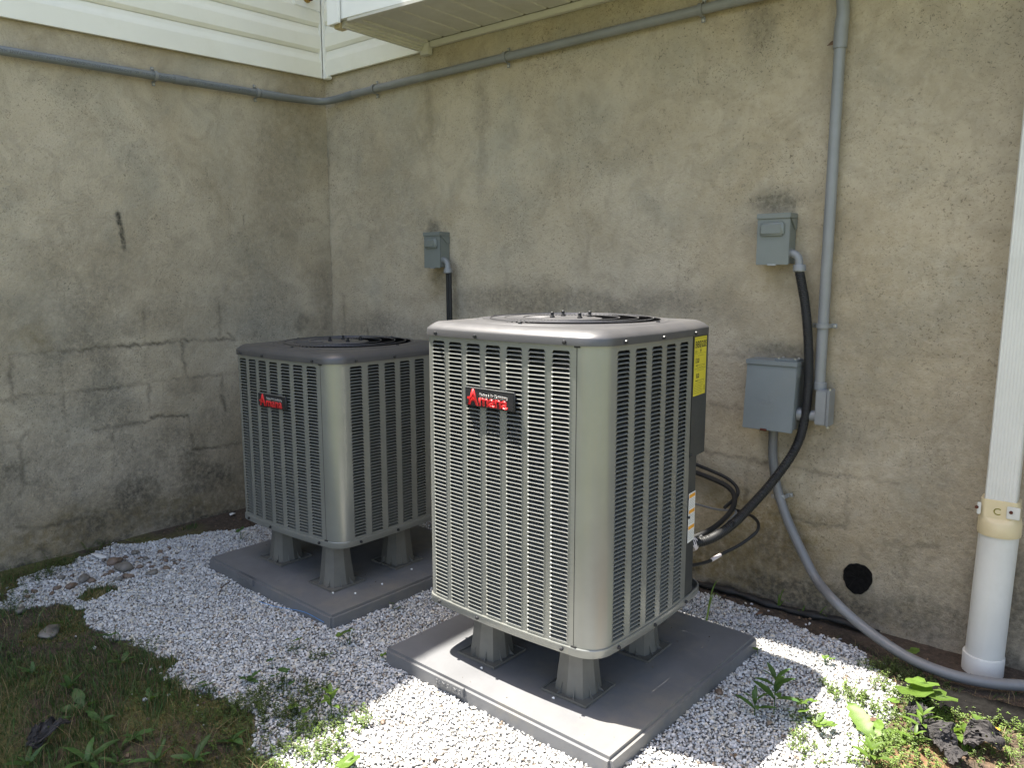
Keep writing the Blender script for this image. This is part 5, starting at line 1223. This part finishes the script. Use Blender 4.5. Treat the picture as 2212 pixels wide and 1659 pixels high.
# right straw and grass
n = 9000; X = rng.uniform(-.75, .6, n); Y = rng.uniform(1.1, 2.75, n)
k = (~gravelness(X, Y)) & (fbm(X, Y, 7, 3, 19) > .40); X, Y = X[k], Y[k]; n = len(X)
blades('dry_grass', np.stack([X, Y, ground_h(X, Y)], 1), rng.uniform(.012, .045, n), rng.uniform(.001, .0024, n), gtint(n, .62, 1.15), 'straw coloured dead grass with green blades at the bottom right', 'grass', 1.3)
# lit tuft by the shade line, bottom
def sprigs(name, cl, label, lum=1., leafr=.0045):
    """creeping weed: little stems carrying pairs of small oval leaves"""
    Vs, Fs, Cs = [], [], []; base = 0
    for (u, v, rad, cnt, h) in cl:
        c0 = gz(u, v, 0)
        for _ in range(int(cnt*.55)):
            a = rng.uniform(0, 2*PI); r_ = rad*math.sqrt(rng.random()); x, y = c0[0]+r_*math.cos(a), c0[1]+r_*math.sin(a)
            if inpad(np.array(x), np.array(y), .01): continue
            z = float(ground_h(np.array(x), np.array(y))); hh = h*rng.uniform(.4, 1.1); lx, ly = rng.normal(0, .35, 2)*hh; lv = rng.uniform(.6, 1.35)*lum
            tiers = max(2, int(hh/.007))
            for t_ in range(tiers):
                f = (t_+1)/tiers; px, py, pz = x+lx*f, y+ly*f, z+hh*f
                for s in range(3):
                    az = t_*1.3+s*2.1+rng.uniform(-.3, .3); L = leafr*rng.uniform(.8, 1.5)*(1.15-.3*f); w = L*.42; dx, dy = math.cos(az), math.sin(az)
                    q = [(px, py, pz), (px+dx*L*.6-dy*w, py+dy*L*.6+dx*w, pz+L*.35), (px+dx*L*1.5, py+dy*L*1.5, pz+L*.25), (px+dx*L*.6+dy*w, py+dy*L*.6-dx*w, pz+L*.35)]
                    Vs += q; Fs.append((base, base+1, base+2, base+3)); base += 4; g_ = lv*rng.uniform(.85, 1.15); Cs += [(.105*g_, .165*g_, .026*g_)]*4
            w = .0007; q = [(x-w, y, z-.003), (x+w, y, z-.003), (x+lx+w, y+ly, z+hh), (x+lx-w, y+ly, z+hh)]; Vs += q; Fs.append((base, base+1, base+2, base+3)); base += 4; Cs += [(.07, .06, .025)]*4
    o_ = fastmesh(name, np.array(Vs), np.array(Fs), M['grass'], None, False); colattr(o_, 'tint', np.array(Cs)); return meta(o_, label, 'weeds', kind='stuff')
sprigs('creeping_weed', [(698, 1575, .07, 60, .035), (685, 1605, .08, 90, .038), (705, 1640, .08, 60, .03), (655, 1580, .05, 55, .03), (745, 1545, .06, 45, .03), (770, 1535, .04, 30, .025), (620, 1655, .10, 90, .03), (590, 1630, .05, 50, .03), (776, 1570, .03, 16, .03), (800, 1560, .03, 14, .03)], 'mat of small leaved creeping weed at the sun line in front', 1.0)
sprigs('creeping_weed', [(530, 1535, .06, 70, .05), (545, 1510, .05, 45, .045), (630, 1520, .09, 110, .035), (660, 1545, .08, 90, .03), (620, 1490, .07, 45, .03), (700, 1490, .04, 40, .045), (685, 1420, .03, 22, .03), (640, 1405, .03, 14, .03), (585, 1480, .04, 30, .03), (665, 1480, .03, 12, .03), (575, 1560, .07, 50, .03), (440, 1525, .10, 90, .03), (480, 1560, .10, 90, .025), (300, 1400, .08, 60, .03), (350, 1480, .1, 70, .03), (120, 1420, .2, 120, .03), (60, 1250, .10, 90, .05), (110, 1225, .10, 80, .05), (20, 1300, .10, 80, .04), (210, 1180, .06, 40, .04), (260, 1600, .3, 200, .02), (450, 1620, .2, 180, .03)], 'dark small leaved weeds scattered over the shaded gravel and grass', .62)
sprigs('creeping_weed', [(1830, 1500, .06, 70, .035), (1805, 1490, .04, 30, .03), (1852, 1510, .04, 35, .03), (1775, 1470, .02, 10, .03), (1890, 1440, .03, 20, .035), (1870, 1435, .03, 16, .035), (1745, 1555, .05, 60, .03), (1730, 1600, .05, 50, .03), (1760, 1620, .06, 40, .025), (1905, 1480, .04, 40, .04), (1935, 1500, .05, 50, .04), (1950, 1640, .09, 170, .035), (1900, 1650, .08, 120, .03), (1930, 1560, .06, 80, .035), (1980, 1530, .06, 80, .035), (2020, 1540, .07, 90, .035), (2060, 1555, .08, 90, .03), (2100, 1580, .09, 90, .03), (2140, 1600, .08, 70, .03), (2160, 1640, .08, 50, .03), (2195, 1580, .08, 80, .035), (2030, 1575, .05, 60, .03), (1960, 1600, .05, 80, .035), (2180, 1560, .05, 50, .03), (1900, 1530, .03, 30, .04), (1850, 1600, .04, 14, .02), (1820, 1640, .04, 16, .02)], 'bright small leaved weeds spreading over gravel and soil at the right', 1.05)
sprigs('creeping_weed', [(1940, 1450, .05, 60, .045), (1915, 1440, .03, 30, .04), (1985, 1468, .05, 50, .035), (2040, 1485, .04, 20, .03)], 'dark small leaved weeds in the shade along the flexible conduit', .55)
